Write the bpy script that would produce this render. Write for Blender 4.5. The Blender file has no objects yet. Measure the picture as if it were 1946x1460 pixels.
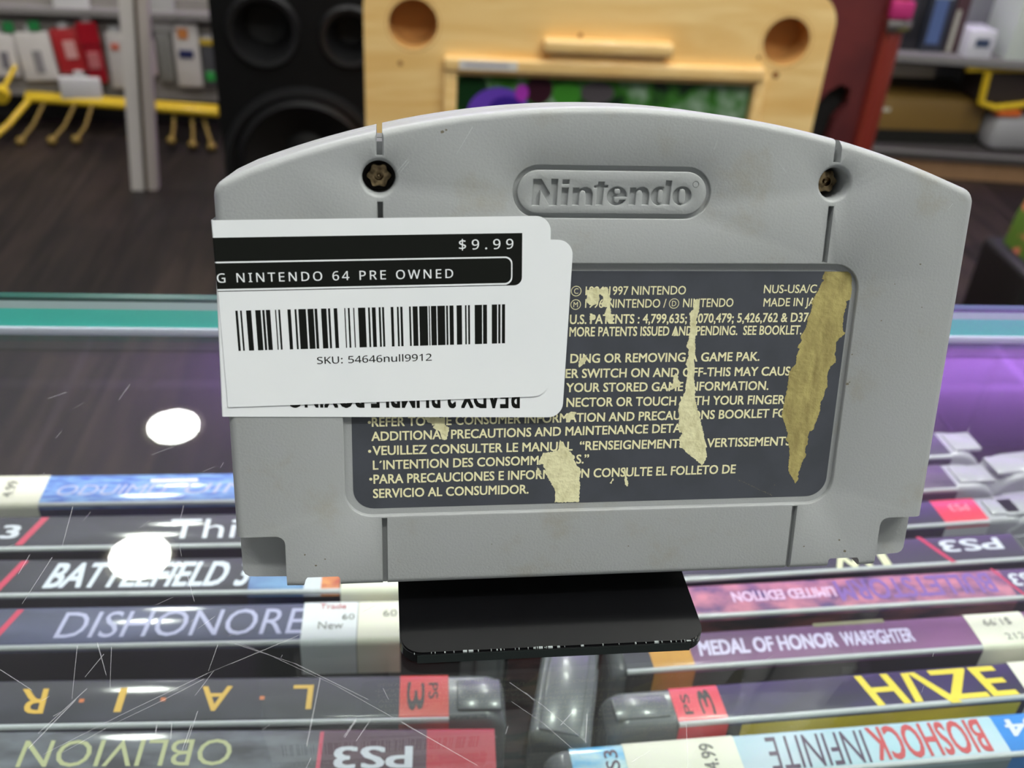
import bpy, bmesh, math, json, random
from mathutils import Vector, Matrix
from mathutils.geometry import delaunay_2d_cdt
random.seed(7)
S = bpy.context.scene
COL = S.collection

# ---------------------------------------------------------------- camera
H = 0.12671266            # camera height above the counter glass
GZ = 1.0                  # top of the counter glass above the floor
cam = bpy.data.cameras.new('camera')
cam.sensor_width = 36.0
cam.lens = 36.0 * 1900.0 / 1946.0
cam.clip_start = 0.01
cam.clip_end = 60
cam.dof.use_dof = True
cam.dof.focus_distance = 0.164
cam.dof.aperture_fstop = 27.0
camo = bpy.data.objects.new('camera', cam)
COL.objects.link(camo)
W = ((0.9949761, 0.0046171, 0.1000063), (-0.0807383, -0.5536349, 0.8288364), (0.0591938, -0.8327467, -0.5504807))
R = Matrix([[W[i][0], -W[i][1], -W[i][2]] for i in range(3)])
camo.matrix_world = Matrix.Translation((0, 0, GZ + H)) @ R.to_4x4()
S.camera = camo

# ---------------------------------------------------------------- view, world, large lights
vs = S.view_settings
vs.view_transform = 'Standard'
vs.look = 'None'
vs.gamma = 1.0
vs.use_curve_mapping = False
vs.exposure = 0.04
w = bpy.data.worlds.new('shop_ambient')
S.world = w
w.use_nodes = True
bg = w.node_tree.nodes['Background']
bg.inputs[0].default_value = (0.95, 1.0, 0.97, 1)
bg.inputs[1].default_value = 0.30

def area(name, loc, rot, sx, sy, power, col=(1, 1, 1)):
    l = bpy.data.lights.new(name, 'AREA')
    l.shape = 'RECTANGLE'; l.size = sx; l.size_y = sy; l.energy = power; l.color = col
    o = bpy.data.objects.new(name, l)
    o.location = loc; o.rotation_euler = rot
    COL.objects.link(o)
    return o
# unseen purple light added to stand in for the source of the glass's glow
area('added_purple_light', (1.34, 3.25, 2.52), (math.radians(180), 0, 0), 3.7, 0.05, 88, (0.52, 0.22, 1.0))

# ---------------------------------------------------------------- materials
def srgb(r, g, b):
    f = lambda c: (c / 255 / 12.92) if c / 255 <= 0.04045 else ((c / 255 + 0.055) / 1.055) ** 2.4
    return (f(r), f(g), f(b), 1)
MATS = {}
def mat(name, col, rough=0.5, metal=0.0, spec=0.5, coat=0.0, alpha=1.0, noise=None, bump=None, emit=None):
    """noise = (scale, second colour, low, high); bump = (scale, strength)"""
    if name in MATS: return MATS[name]
    m = bpy.data.materials.new(name); m.use_nodes = True
    nt = m.node_tree; p = nt.nodes['Principled BSDF']
    p.inputs['Base Color'].default_value = col
    p.inputs['Roughness'].default_value = rough
    p.inputs['Metallic'].default_value = metal
    p.inputs['Specular IOR Level'].default_value = spec
    p.inputs['Coat Weight'].default_value = coat
    p.inputs['Coat Roughness'].default_value = 0.07
    p.inputs['Alpha'].default_value = alpha
    if emit:
        p.inputs['Emission Color'].default_value = emit[0]
        p.inputs['Emission Strength'].default_value = emit[1]
    tc = nt.nodes.new('ShaderNodeTexCoord')
    if noise:
        sc, c2, lo, hi = noise[:4]
        mp = nt.nodes.new('ShaderNodeMapping')
        mp.inputs['Scale'].default_value = noise[4] if len(noise) > 4 else (1, 1, 1)
        n = nt.nodes.new('ShaderNodeTexNoise'); n.inputs['Scale'].default_value = sc; n.inputs['Detail'].default_value = 6
        r = nt.nodes.new('ShaderNodeValToRGB')
        r.color_ramp.elements[0].position = lo; r.color_ramp.elements[0].color = col
        r.color_ramp.elements[1].position = hi; r.color_ramp.elements[1].color = c2
        nt.links.new(tc.outputs['Object'], mp.inputs['Vector']); nt.links.new(mp.outputs['Vector'], n.inputs['Vector'])
        nt.links.new(n.outputs['Fac'], r.inputs['Fac']); nt.links.new(r.outputs['Color'], p.inputs['Base Color'])
    if bump:
        n2 = nt.nodes.new('ShaderNodeTexNoise'); n2.inputs['Scale'].default_value = bump[0]; n2.inputs['Detail'].default_value = 4
        b = nt.nodes.new('ShaderNodeBump'); b.inputs['Strength'].default_value = bump[1]
        b.inputs['Distance'].default_value = bump[2] if len(bump) > 2 else 0.0003
        nt.links.new(tc.outputs['Object'], n2.inputs['Vector'])
        nt.links.new(n2.outputs['Fac'], b.inputs['Height']); nt.links.new(b.outputs['Normal'], p.inputs['Normal'])
    MATS[name] = m
    return m

def glass_mat(name, tint, gain=1.0, dust=0.007):
    """clear sheet glass: see-through, with the mirror share of bare glass growing towards grazing view"""
    m = bpy.data.materials.new(name); m.use_nodes = True
    nt = m.node_tree; nt.nodes.clear()
    out = nt.nodes.new('ShaderNodeOutputMaterial')
    tr = nt.nodes.new('ShaderNodeBsdfTransparent'); tr.inputs[0].default_value = tint
    gl = nt.nodes.new('ShaderNodeBsdfGlossy'); gl.inputs['Roughness'].default_value = 0.0
    g = nt.nodes.new('ShaderNodeNewGeometry')
    dot = nt.nodes.new('ShaderNodeVectorMath'); dot.operation = 'DOT_PRODUCT'
    nt.links.new(g.outputs['Incoming'], dot.inputs[0]); nt.links.new(g.outputs['Normal'], dot.inputs[1])
    def M(op, a, b=None):
        n = nt.nodes.new('ShaderNodeMath'); n.operation = op
        for i, v in enumerate((a, b)):
            if v is None: continue
            if isinstance(v, (int, float)): n.inputs[i].default_value = v
            else: nt.links.new(v, n.inputs[i])
        return n.outputs[0]
    c = M('ABSOLUTE', dot.outputs['Value'])
    f = M('ADD', M('MULTIPLY', M('POWER', M('SUBTRACT', 1.0, c), 5.0), 0.96), 0.04)
    f = M('MULTIPLY', f, gain)
    mx = nt.nodes.new('ShaderNodeMixShader')
    nt.links.new(f, mx.inputs[0]); nt.links.new(tr.outputs[0], mx.inputs[1]); nt.links.new(gl.outputs[0], mx.inputs[2])
    df = nt.nodes.new('ShaderNodeBsdfDiffuse'); df.inputs[0].default_value = (0.8, 0.8, 0.84, 1)
    m2 = nt.nodes.new('ShaderNodeMixShader'); m2.inputs[0].default_value = dust
    nt.links.new(mx.outputs[0], m2.inputs[1]); nt.links.new(df.outputs[0], m2.inputs[2])
    nt.links.new(m2.outputs[0], out.inputs[0])
    MATS[name] = m
    return m

# ---------------------------------------------------------------- mesh helpers (millimetres in, metres out)
class MB:
    def __init__(self): self.v = []; self.f = []; self.m = []; self.mats = []
    def mi(self, m):
        if m not in self.mats: self.mats.append(m)
        return self.mats.index(m)
    def add(self, verts, faces, m, T=None):
        b = len(self.v)
        for p in verts:
            p = Vector(p)
            self.v.append(T @ p if T else p)
        i = self.mi(m)
        for f in faces:
            self.f.append([b + k for k in f]); self.m.append(i)
    def quad(self, a, b, c, d, m): self.add([a, b, c, d], [(0, 1, 2, 3)], m)
    def box(self, x0, x1, y0, y1, z0, z1, m, bev=0, seg=2, T=None):
        bm = bmesh.new()
        bmesh.ops.create_cube(bm, size=1)
        for v in bm.verts:
            v.co = Vector(((x0 + x1) / 2 + v.co.x * (x1 - x0), (y0 + y1) / 2 + v.co.y * (y1 - y0), (z0 + z1) / 2 + v.co.z * (z1 - z0)))
        if bev: bmesh.ops.bevel(bm, geom=bm.edges[:], offset=bev, segments=seg, affect='EDGES', profile=0.5)
        self.bm(bm, m, T)
    def bm(self, bm, m, T=None):
        bm.verts.index_update()
        self.add([v.co.copy() for v in bm.verts], [[v.index for v in f.verts] for f in bm.faces], m, T)
        bm.free()
    def tube(self, pts, r, m, n=10):
        pts = [Vector(p) for p in pts]
        rings = []
        for i, p in enumerate(pts):
            d = (pts[min(i + 1, len(pts) - 1)] - pts[max(i - 1, 0)]).normalized()
            a = d.orthogonal().normalized() if i == 0 else (rings[-1][1] - d * rings[-1][1].dot(d)).normalized()
            rings.append((p, a, d.cross(a)))
        vs = []; fs = []
        for p, a, b in rings:
            for k in range(n):
                t = 2 * math.pi * k / n
                vs.append(p + (a * math.cos(t) + b * math.sin(t)) * r)
        for i in range(len(pts) - 1):
            for k in range(n):
                fs.append((i * n + k, i * n + (k + 1) % n, (i + 1) * n + (k + 1) % n, (i + 1) * n + k))
        fs.append(tuple(range(n - 1, -1, -1))); fs.append(tuple(range((len(pts) - 1) * n, len(pts) * n)))
        self.add(vs, fs, m)
    def lathe(self, prof, m, c=(0, 0, 0), axis='y', n=40):
        """prof = [(radius, height)], revolved about an axis through c"""
        vs = []; fs = []
        for r, h in prof:
            for k in range(n):
                t = 2 * math.pi * k / n
                if axis == 'y': vs.append((c[0] + r * math.cos(t), c[1] + h, c[2] + r * math.sin(t)))
                else: vs.append((c[0] + r * math.cos(t), c[1] + r * math.sin(t), c[2] + h))
        for i in range(len(prof) - 1):
            for k in range(n):
                fs.append((i * n + k, i * n + (k + 1) % n, (i + 1) * n + (k + 1) % n, (i + 1) * n + k))
        self.add(vs, fs, m)
    def fan(self, poly, z, m, T=None):
        """flat filled polygon (may be concave)"""
        v, f = fill([poly])
        self.add([(p[0], p[1], z) for p in v], f, m, T)
    def build(self, name, parent=None, T=None, smooth=None, scale=0.001):
        me = bpy.data.meshes.new(name)
        me.from_pydata([tuple(Vector(p) * scale) for p in self.v], [], self.f)
        for m in self.mats: me.materials.append(m)
        me.polygons.foreach_set('material_index', self.m)
        bm = bmesh.new(); bm.from_mesh(me)
        if smooth: bmesh.ops.remove_doubles(bm, verts=bm.verts, dist=2e-7)
        bmesh.ops.recalc_face_normals(bm, faces=bm.faces)
        bm.to_mesh(me); bm.free()
        if smooth:
            me.polygons.foreach_set('use_smooth', [True] * len(me.polygons))
            me.set_sharp_from_angle(angle=math.radians(smooth))
        me.update()
        o = bpy.data.objects.new(name, me)
        COL.objects.link(o)
        if parent: o.parent = parent
        if T: o.matrix_local = T
        return o

def empty(name, label, cat, M, group=None):
    o = bpy.data.objects.new(name, None)
    o.empty_display_size = 0.02
    COL.objects.link(o)
    o.matrix_world = M
    tag(o, label, cat, group)
    return o
def tag(o, label, cat, group=None):
    o['label'] = label; o['category'] = cat
    if group: o['group'] = group
    return o
def struct(o):
    o['kind'] = 'structure'
    return o

def inside(p, loops):
    c = False
    for L in loops:
        n = len(L); j = n - 1
        for i in range(n):
            a, b = L[i], L[j]
            if (a[1] > p[1]) != (b[1] > p[1]) and p[0] < (b[0] - a[0]) * (p[1] - a[1]) / (b[1] - a[1]) + a[0]: c = not c
            j = i
    return c
def cdt(loops):
    vs = []; es = []
    for L in loops:
        b = len(vs); n = len(L)
        vs += [Vector((p[0], p[1])) for p in L]
        es += [(b + i, b + (i + 1) % n) for i in range(n)]
    r = delaunay_2d_cdt(vs, es, [], 0, 1e-5)
    return r[0], r[2]
def fill(loops):
    v, f = cdt(loops)
    keep = []
    for t in f:
        c = sum((v[i] for i in t), Vector((0, 0))) / len(t)
        if inside(c, loops): keep.append(list(t))
    return v, keep
def sarea(L): return sum(L[i - 1][0] * L[i][1] - L[i][0] * L[i - 1][1] for i in range(len(L))) / 2
def offset(L, d):
    """grow a closed loop by d to its outside (negative d shrinks it)"""
    if sarea(L) < 0: L = L[::-1]
    n = len(L); out = []
    for i in range(n):
        a, b, c = Vector(L[i - 1][:2]), Vector(L[i][:2]), Vector(L[(i + 1) % n][:2])
        e1 = (b - a).normalized(); e2 = (c - b).normalized()
        n1 = Vector((e1.y, -e1.x)); n2 = Vector((e2.y, -e2.x))
        k = (n1 + n2); k = k / max(0.35, k.length_squared / 2)
        out.append((b.x + k.x * d, b.y + k.y * d))
    return out
def rrect(x0, x1, y0, y1, r, n=6):
    rs = r if isinstance(r, (list, tuple)) else (r, r, r, r)     # bl, br, tr, tl
    o = []
    for (cx, cy, a0, q) in ((x0, y0, 180, 0), (x1, y0, 270, 1), (x1, y1, 0, 2), (x0, y1, 90, 3)):
        rr = rs[q]
        ox = cx + rr if cx == x0 else cx - rr
        oy = cy + rr if cy == y0 else cy - rr
        if rr <= 0: o.append((cx, cy)); continue
        for k in range(n + 1):
            t = math.radians(a0 + 90 * k / n); o.append((ox + rr * math.cos(t), oy + rr * math.sin(t)))
    return o
def circ(cx, cy, r, n=40): return [(cx + r * math.cos(2 * math.pi * k / n), cy + r * math.sin(2 * math.pi * k / n)) for k in range(n)]
def prism(poly, h0, h1, T=None):
    """closed bmesh prism of a polygon between two heights"""
    b = bmesh.new()
    lo = [b.verts.new((p[0], p[1], h0)) for p in poly]; hi = [b.verts.new((p[0], p[1], h1)) for p in poly]
    b.faces.new(lo[::-1]); b.faces.new(hi)
    n = len(poly)
    for i in range(n): b.faces.new((lo[i], lo[(i + 1) % n], hi[(i + 1) % n], hi[i]))
    bmesh.ops.recalc_face_normals(b, faces=b.faces)
    if T: b.transform(T)
    return b

def slab(mb, poly, y0, y1, r, m, n=4):
    """x-z outline made into a slab between two depths, its long edges rounded by r"""
    st = []
    for k in range(n + 1):
        t = math.pi / 2 * k / n; st.append((r * (1 - math.sin(t)), y0 + r * (1 - math.cos(t))))
    st += [(i, y1 - (y - y0)) for i, y in st[::-1]]
    L = [[(p[0], y, p[1]) for p in (offset(poly, -i) if i > 1e-6 else poly)] for i, y in st]
    q = len(poly)
    for A, B in zip(L, L[1:]):
        for k in range(q): mb.quad(A[k], A[(k + 1) % q], B[(k + 1) % q], B[k], m)
    mb.add(L[0], [tuple(range(q))], m); mb.add(L[-1], [tuple(range(q))], m)

# ---------------------------------------------------------------- lettering
TXT = {}
def text_geo(body, bold=0.0, spacing=1.0):
    """lettering as flat triangles; bold prints it again slightly shifted, the way thick print spreads"""
    k = (body, bold, spacing)
    if k in TXT: return TXT[k]
    cu = bpy.data.curves.new('lettering', 'FONT'); cu.body = body; cu.space_character = spacing
    cu.resolution_u = 3
    o = bpy.data.objects.new('lettering', cu); COL.objects.link(o)
    dg = bpy.context.evaluated_depsgraph_get()
    me = bpy.data.meshes.new_from_object(o.evaluated_get(dg))
    v = [Vector((p.co.x, p.co.y, 0)) for p in me.vertices]; f = [list(q.vertices) for q in me.polygons]
    bpy.data.objects.remove(o); bpy.data.curves.remove(cu); bpy.data.meshes.remove(me)
    if bold:
        n = len(v); V_ = []; F_ = []
        for i, (dx, dy) in enumerate(((0, 0), (1, .7), (-1, .7), (1, -.7), (-1, -.7))):
            V_ += [Vector((p.x + dx * bold, p.y + dy * bold, i * 0.006)) for p in v]; F_ += [[i * n + q for q in t] for t in f]
        v, f = V_, F_
    TXT[k] = (v, f)
    return TXT[k]
def cap_height(bold=0.0):
    v, f = text_geo('H', bold)
    return max(p.y for p in v), min(p.y for p in v)
GLY = json.loads(r'''{"$":[459,[[203,39,174,40,145,43,117,47,91,52,69,58,50,66,50,134,70,126,93,118,119,111,148,106,175,103,203,101,203,263,170,273,141,284,116,296,96,310,79,325,66,342,57,362,52,383,50,407,52,432,58,455,69,475,83,492,101,507,122,519,146,529,173,535,203,538,203,609,254,609,254,539,282,538,307,534,332,530,354,524,375,517,395,509,374,450,356,457,337,463,317,468,296,472,275,476,254,478,254,317,288,306,317,296,342,284,364,272,382,258,396,242,406,223,412,202,414,176,409,141,395,111,372,85,340,65,301,51,254,43,254,-47,203,-47],[254,105,283,110,306,117,323,127,335,140,342,155,345,172,344,184,341,195,337,205,330,213,321,221,309,228,294,234,276,240,254,246],[203,476,185,475,169,471,156,466,144,460,135,453,128,444,123,435,120,424,119,413,120,400,122,388,126,377,133,368,141,360,152,352,166,346,183,340,203,334]]],"9":[459,[[417,328,416,295,414,263,410,231,405,199,397,168,387,139,374,112,358,86,340,63,318,42,293,25,265,11,232,0,195,-6,154,-8,117,-6,82,0,82,60,115,53,152,50,188,52,218,58,245,68,268,82,287,99,303,118,316,141,327,165,334,192,340,221,344,250,346,281,341,281,332,269,322,258,310,247,297,238,282,230,266,223,247,218,227,215,204,214,173,216,144,223,118,235,95,250,76,270,61,294,49,321,42,352,40,387,43,426,50,460,63,491,80,517,101,540,127,557,156,570,188,578,223,581,250,579,275,574,299,565,322,553,342,537,361,518,377,495,391,469,402,439,410,406,415,369],[223,521,192,518,165,507,142,488,124,463,113,429,110,388,113,354,122,325,137,301,158,284,186,273,220,269,244,271,266,276,286,285,304,296,318,310,330,325,339,341,344,358,346,374,345,392,342,409,338,426,332,443,324,459,315,474,304,487,291,499,277,508,260,516,242,520]]],".":[215,[[58,43,59,61,64,75,72,85,82,92,94,96,107,97,120,96,132,92,142,85,151,75,156,61,157,43,156,26,151,12,142,2,132,-6,120,-10,107,-11,94,-10,82,-6,72,2,64,12,59,26]]],"N":[609,[[532,0,447,0,141,476,138,476,141,432,143,378,144,320,144,0,78,0,78,573,161,573,467,99,470,99,468,137,466,193,464,249,464,573,532,573]]],"G":[584,[[326,302,524,302,524,22,493,12,462,5,431,-1,398,-5,362,-7,323,-8,267,-4,217,8,173,28,136,55,105,89,81,130,63,176,52,229,49,286,53,343,65,395,84,442,111,482,145,517,186,544,233,564,286,577,346,581,377,580,407,577,437,572,465,565,491,557,516,547,489,484,468,493,445,501,421,508,395,513,369,516,342,517,298,514,259,505,225,489,195,468,170,441,150,409,136,373,127,332,124,286,127,243,134,202,146,166,164,133,187,106,216,84,251,68,292,58,340,55,364,55,385,56,404,59,452,68,452,238,326,238]]],"I":[272,[[239,0,32,0,32,42,99,57,99,515,32,531,32,573,239,573,239,531,172,515,172,57,239,42]]],"T":[446,[[259,0,187,0,187,509,8,509,8,573,437,573,437,509,259,509]]],"E":[446,[[398,0,78,0,78,573,398,573,398,509,150,509,150,330,383,330,383,268,150,268,150,63,398,63]]],"D":[585,[[536,292,533,231,521,177,501,131,474,91,439,58,399,33,351,15,297,4,237,0,78,0,78,573,254,573,309,569,359,558,404,540,443,516,476,484,502,446,521,401,533,350],[460,289,457,337,449,379,435,415,416,444,391,469,361,487,327,500,287,508,244,511,150,511,150,62,228,62,299,68,357,87,402,119,434,164,454,220]]],"O":[626,[[577,287,576,244,570,204,561,166,547,132,531,101,510,73,486,49,459,29,428,13,393,1,355,-6,314,-8,271,-6,232,1,196,13,165,29,138,49,114,73,94,101,78,132,65,167,56,204,51,245,49,288,52,344,62,396,78,442,100,482,130,517,166,545,208,565,258,577,314,581,369,577,417,565,459,545,495,517,524,483,547,442,564,396,574,344],[125,287,127,241,134,200,145,163,161,131,182,104,207,83,238,67,273,58,314,55,354,58,390,67,420,83,445,104,465,131,481,163,492,200,499,241,501,287,496,354,481,411,456,457,421,491,373,511,314,518,274,515,238,506,207,490,182,469,161,443,145,411,134,374,127,333]]],"6":[459,[[44,245,45,278,47,310,51,342,57,374,64,404,75,433,87,461,103,486,121,510,143,530,168,548,196,562,228,572,265,578,306,581,344,579,377,573,377,513,344,520,308,523,273,521,242,515,216,504,193,491,173,474,158,454,145,431,134,407,127,380,121,352,117,322,115,291,119,291,128,303,138,315,150,326,163,335,178,343,194,350,213,355,233,357,255,358,287,356,316,349,342,338,365,322,384,303,400,279,412,251,419,220,421,184,419,147,411,112,399,82,382,55,361,33,336,15,307,2,275,-5,239,-8,212,-6,187,-1,163,7,140,19,119,35,101,54,84,76,70,103,59,133,51,166,46,204],[238,51,270,55,297,66,320,84,337,109,348,143,351,184,348,218,339,247,324,271,302,289,274,300,241,303,217,301,195,296,175,287,157,276,143,263,131,248,122,232,117,215,115,198,116,181,119,163,123,146,129,129,137,114,146,99,158,85,170,74,185,64,201,57,219,53]]],"4":[459,[[443,130,359,130,359,0,291,0,291,130,17,130,17,190,286,576,359,576,359,193,443,193],[291,374,291,412,293,444,294,474,295,500,292,500,276,468,257,438,86,193,291,193]]],"P":[485,[[229,573,297,568,352,553,393,528,421,495,439,454,444,404,443,381,439,358,433,336,423,316,411,296,395,278,375,262,351,249,324,238,292,230,256,225,216,223,150,223,150,0,78,0,78,573],[223,511,150,511,150,285,208,285,242,286,272,290,298,296,320,306,338,318,352,334,362,352,368,375,370,401,366,435,354,462,334,484,306,499,269,508]]],"R":[499,[[236,573,281,571,320,565,353,555,381,540,404,522,422,500,434,474,442,444,444,410,442,381,437,356,427,334,415,315,401,298,385,285,367,274,349,264,330,257,487,0,403,0,264,237,150,237,150,0,78,0,78,573],[232,510,150,510,150,298,236,298,278,301,312,310,338,325,355,347,366,374,370,407,368,430,363,450,355,467,343,480,328,491,310,500,287,505,261,509]]],"W":[746,[[735,573,583,0,510,0,399,375,389,410,380,443,373,471,370,488,367,471,361,443,352,409,342,373,234,0,161,0,10,573,85,573,174,223,183,186,190,151,196,118,201,87,206,119,213,154,222,191,232,227,333,573,407,573,512,225,523,187,532,151,538,117,544,87,550,129,560,175,572,224,660,573]]],"S":[440,[[403,153,400,121,392,92,378,66,359,44,335,26,307,11,274,1,238,-6,198,-8,177,-8,157,-7,137,-5,118,-2,100,1,83,4,68,9,54,14,41,19,41,88,62,80,86,72,113,65,142,59,171,56,201,55,228,56,252,60,273,66,290,74,305,85,316,98,324,113,329,129,330,147,329,164,325,180,318,194,308,207,295,218,277,230,255,241,228,252,196,265,172,274,151,284,131,294,114,305,98,317,85,330,74,344,65,359,57,375,52,393,49,413,48,435,51,464,58,490,71,513,89,533,110,550,136,563,165,573,197,579,231,581,262,580,290,577,318,572,343,565,367,558,389,549,366,487,346,495,325,502,302,508,278,513,254,516,229,517,207,516,187,513,169,507,155,499,142,489,133,478,126,464,122,450,121,434,122,416,126,400,133,386,143,373,156,362,172,351,193,341,217,330,246,318,278,306,307,293,332,279,353,264,371,247,385,228,395,206,401,181]]],"K":[496,[[496,0,411,0,209,273,150,222,150,0,78,0,78,573,150,573,150,290,199,345,249,399,403,573,488,573,261,323]]],"U":[586,[[513,202,511,164,503,128,489,95,470,65,446,40,416,20,380,4,338,-5,290,-8,225,-2,171,18,128,50,97,93,78,144,72,204,72,573,144,573,144,201,148,158,161,122,182,93,211,72,248,59,294,55,327,57,355,63,379,73,399,88,415,105,427,126,435,149,440,174,442,202,442,573,513,573]]],":":[215,[[58,43,59,61,64,75,72,85,82,92,94,96,107,97,120,96,132,92,142,85,151,75,156,61,157,43,156,26,151,12,142,2,132,-6,120,-10,107,-11,94,-10,82,-6,72,2,64,12,59,26],[58,387,59,405,64,419,72,429,82,436,94,440,107,441,120,440,132,436,142,429,151,419,156,405,157,387,156,369,151,355,142,345,132,338,120,333,107,332,94,333,82,338,72,345,64,355,59,369]]],"5":[459,[[221,351,258,349,292,342,322,331,349,316,371,297,389,274,402,247,410,217,413,183,410,145,402,111,387,81,368,54,343,32,314,15,280,2,242,-5,199,-8,170,-7,142,-4,116,0,91,6,70,14,51,23,51,90,71,79,95,70,121,62,148,57,174,53,200,52,227,54,252,58,274,65,293,76,310,89,323,106,333,126,339,149,341,176,337,210,325,239,306,262,279,279,243,289,197,292,182,291,164,290,146,288,99,280,64,302,86,573,373,573,373,508,146,508,132,342,169,348,185,350,202,351]]],"n":[496,[[275,438,322,434,361,421,391,401,413,371,426,330,431,280,431,0,361,0,361,275,358,307,351,333,338,353,319,367,295,376,265,379,222,374,189,361,166,338,151,308,142,269,139,223,139,0,68,0,68,430,125,430,136,371,140,371,150,385,162,398,175,409,190,418,206,425,222,431,239,435,257,437]]],"u":[496,[[427,430,427,0,370,0,359,57,356,57,346,43,334,31,321,20,306,11,290,4,273,-1,256,-5,238,-7,220,-8,187,-6,159,-1,134,8,112,21,95,38,81,59,71,85,65,114,63,148,63,430,135,430,135,153,137,122,145,96,158,76,176,62,200,53,230,51,260,53,285,59,306,69,323,82,336,100,345,121,352,146,356,175,357,206,357,430]]],"l":[207,[[139,0,68,0,68,609,139,609]]],"1":[459,[[285,0,216,0,216,400,216,439,217,470,219,499,196,477,169,455,108,405,71,452,226,573,285,573]]],"2":[459,[[417,0,38,0,38,59,188,210,216,238,240,264,261,287,280,309,295,331,306,353,315,376,320,399,322,424,318,453,309,477,294,496,273,510,249,518,221,520,194,519,169,514,147,506,126,495,104,482,83,466,45,513,60,526,77,537,94,548,113,557,132,565,153,572,174,577,197,580,221,581,255,579,285,572,313,562,336,548,356,531,372,510,384,485,391,458,394,428,392,399,386,371,375,344,361,318,344,292,324,267,301,241,275,214,247,185,128,67,128,64,417,64]]]}''')
def print_geo(body, spacing=0):
    """lettering of the price printer: outlines kept in GLYPHS"""
    v = []; f = []; x = 0
    for ch in body:
        if ch == ' ': x += 260 + spacing; continue
        adv, loops = GLY[ch]
        L = [[(l[i] / 1000, l[i + 1] / 1000) for i in range(0, len(l), 2)] for l in loops]
        a, b = fill_nz(L)
        n = len(v)
        v += [Vector((p[0] + x / 1000, p[1])) for p in a]; f += [[n + i for i in t] for t in b]
        x += adv + spacing
    return v, f
def fill_nz(loops):
    v, f = cdt(loops); keep = []
    for t in f:
        c = sum((v[i] for i in t), Vector((0, 0))) / len(t)
        wn = 0
        for L in loops:
            if inside(c, [L]): wn += 1 if sarea(L) > 0 else -1
        if wn: keep.append(list(t))
    return v, keep
def put_text(mb, geo, x0, x1, y0, y1, z, m, flip=False, shear=0.0, T=None, cap=None):
    """stretch lettering so that it spans x0..x1 and its capitals y0..y1"""
    v, f = geo
    lo, hi = min(p.x for p in v), max(p.x for p in v)
    c1, c0 = cap if cap else cap_height()
    out = []
    for p in v:
        s = (p.x - lo) / (hi - lo); t = (p.y - c0) / (c1 - c0)
        if flip: s = 1 - s; t = 1 - t
        y = y0 + (y1 - y0) * t
        out.append((x0 + (x1 - x0) * s + shear * (y - y0), y, z + (p.z if len(p) > 2 else 0)))
    mb.add(out, f, m, T)

def boolean_cut(o, cutters, smooth=None):
    """carve closed cutter meshes out of an object, then bake"""
    for b in cutters:
        me = bpy.data.meshes.new('cutter')
        for v in b.verts: v.co *= 0.001
        b.to_mesh(me); b.free()
        c = bpy.data.objects.new('cutter', me); COL.objects.link(c)
        c.matrix_world = o.matrix_world
        md = o.modifiers.new('cut', 'BOOLEAN'); md.operation = 'DIFFERENCE'; md.solver = 'EXACT'; md.object = c
        bpy.context.view_layer.update()
        dg = bpy.context.evaluated_depsgraph_get()
        nm = bpy.data.meshes.new_from_object(o.evaluated_get(dg))
        o.modifiers.clear()
        old = o.data; o.data = nm; nm.name = old.name
        bpy.data.meshes.remove(old); bpy.data.objects.remove(c); bpy.data.meshes.remove(me)
    if smooth:
        o.data.polygons.foreach_set('use_smooth', [True] * len(o.data.polygons))
        o.data.set_sharp_from_angle(angle=math.radians(smooth))

def mm(x, y, z): return Vector((x, y, z)) * 0.001 + Vector((0, 0, GZ))
def at(x, y, z, rz=0): return Matrix.Translation(mm(x, y, z)) @ Matrix.Rotation(math.radians(rz), 4, 'Z')

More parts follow.
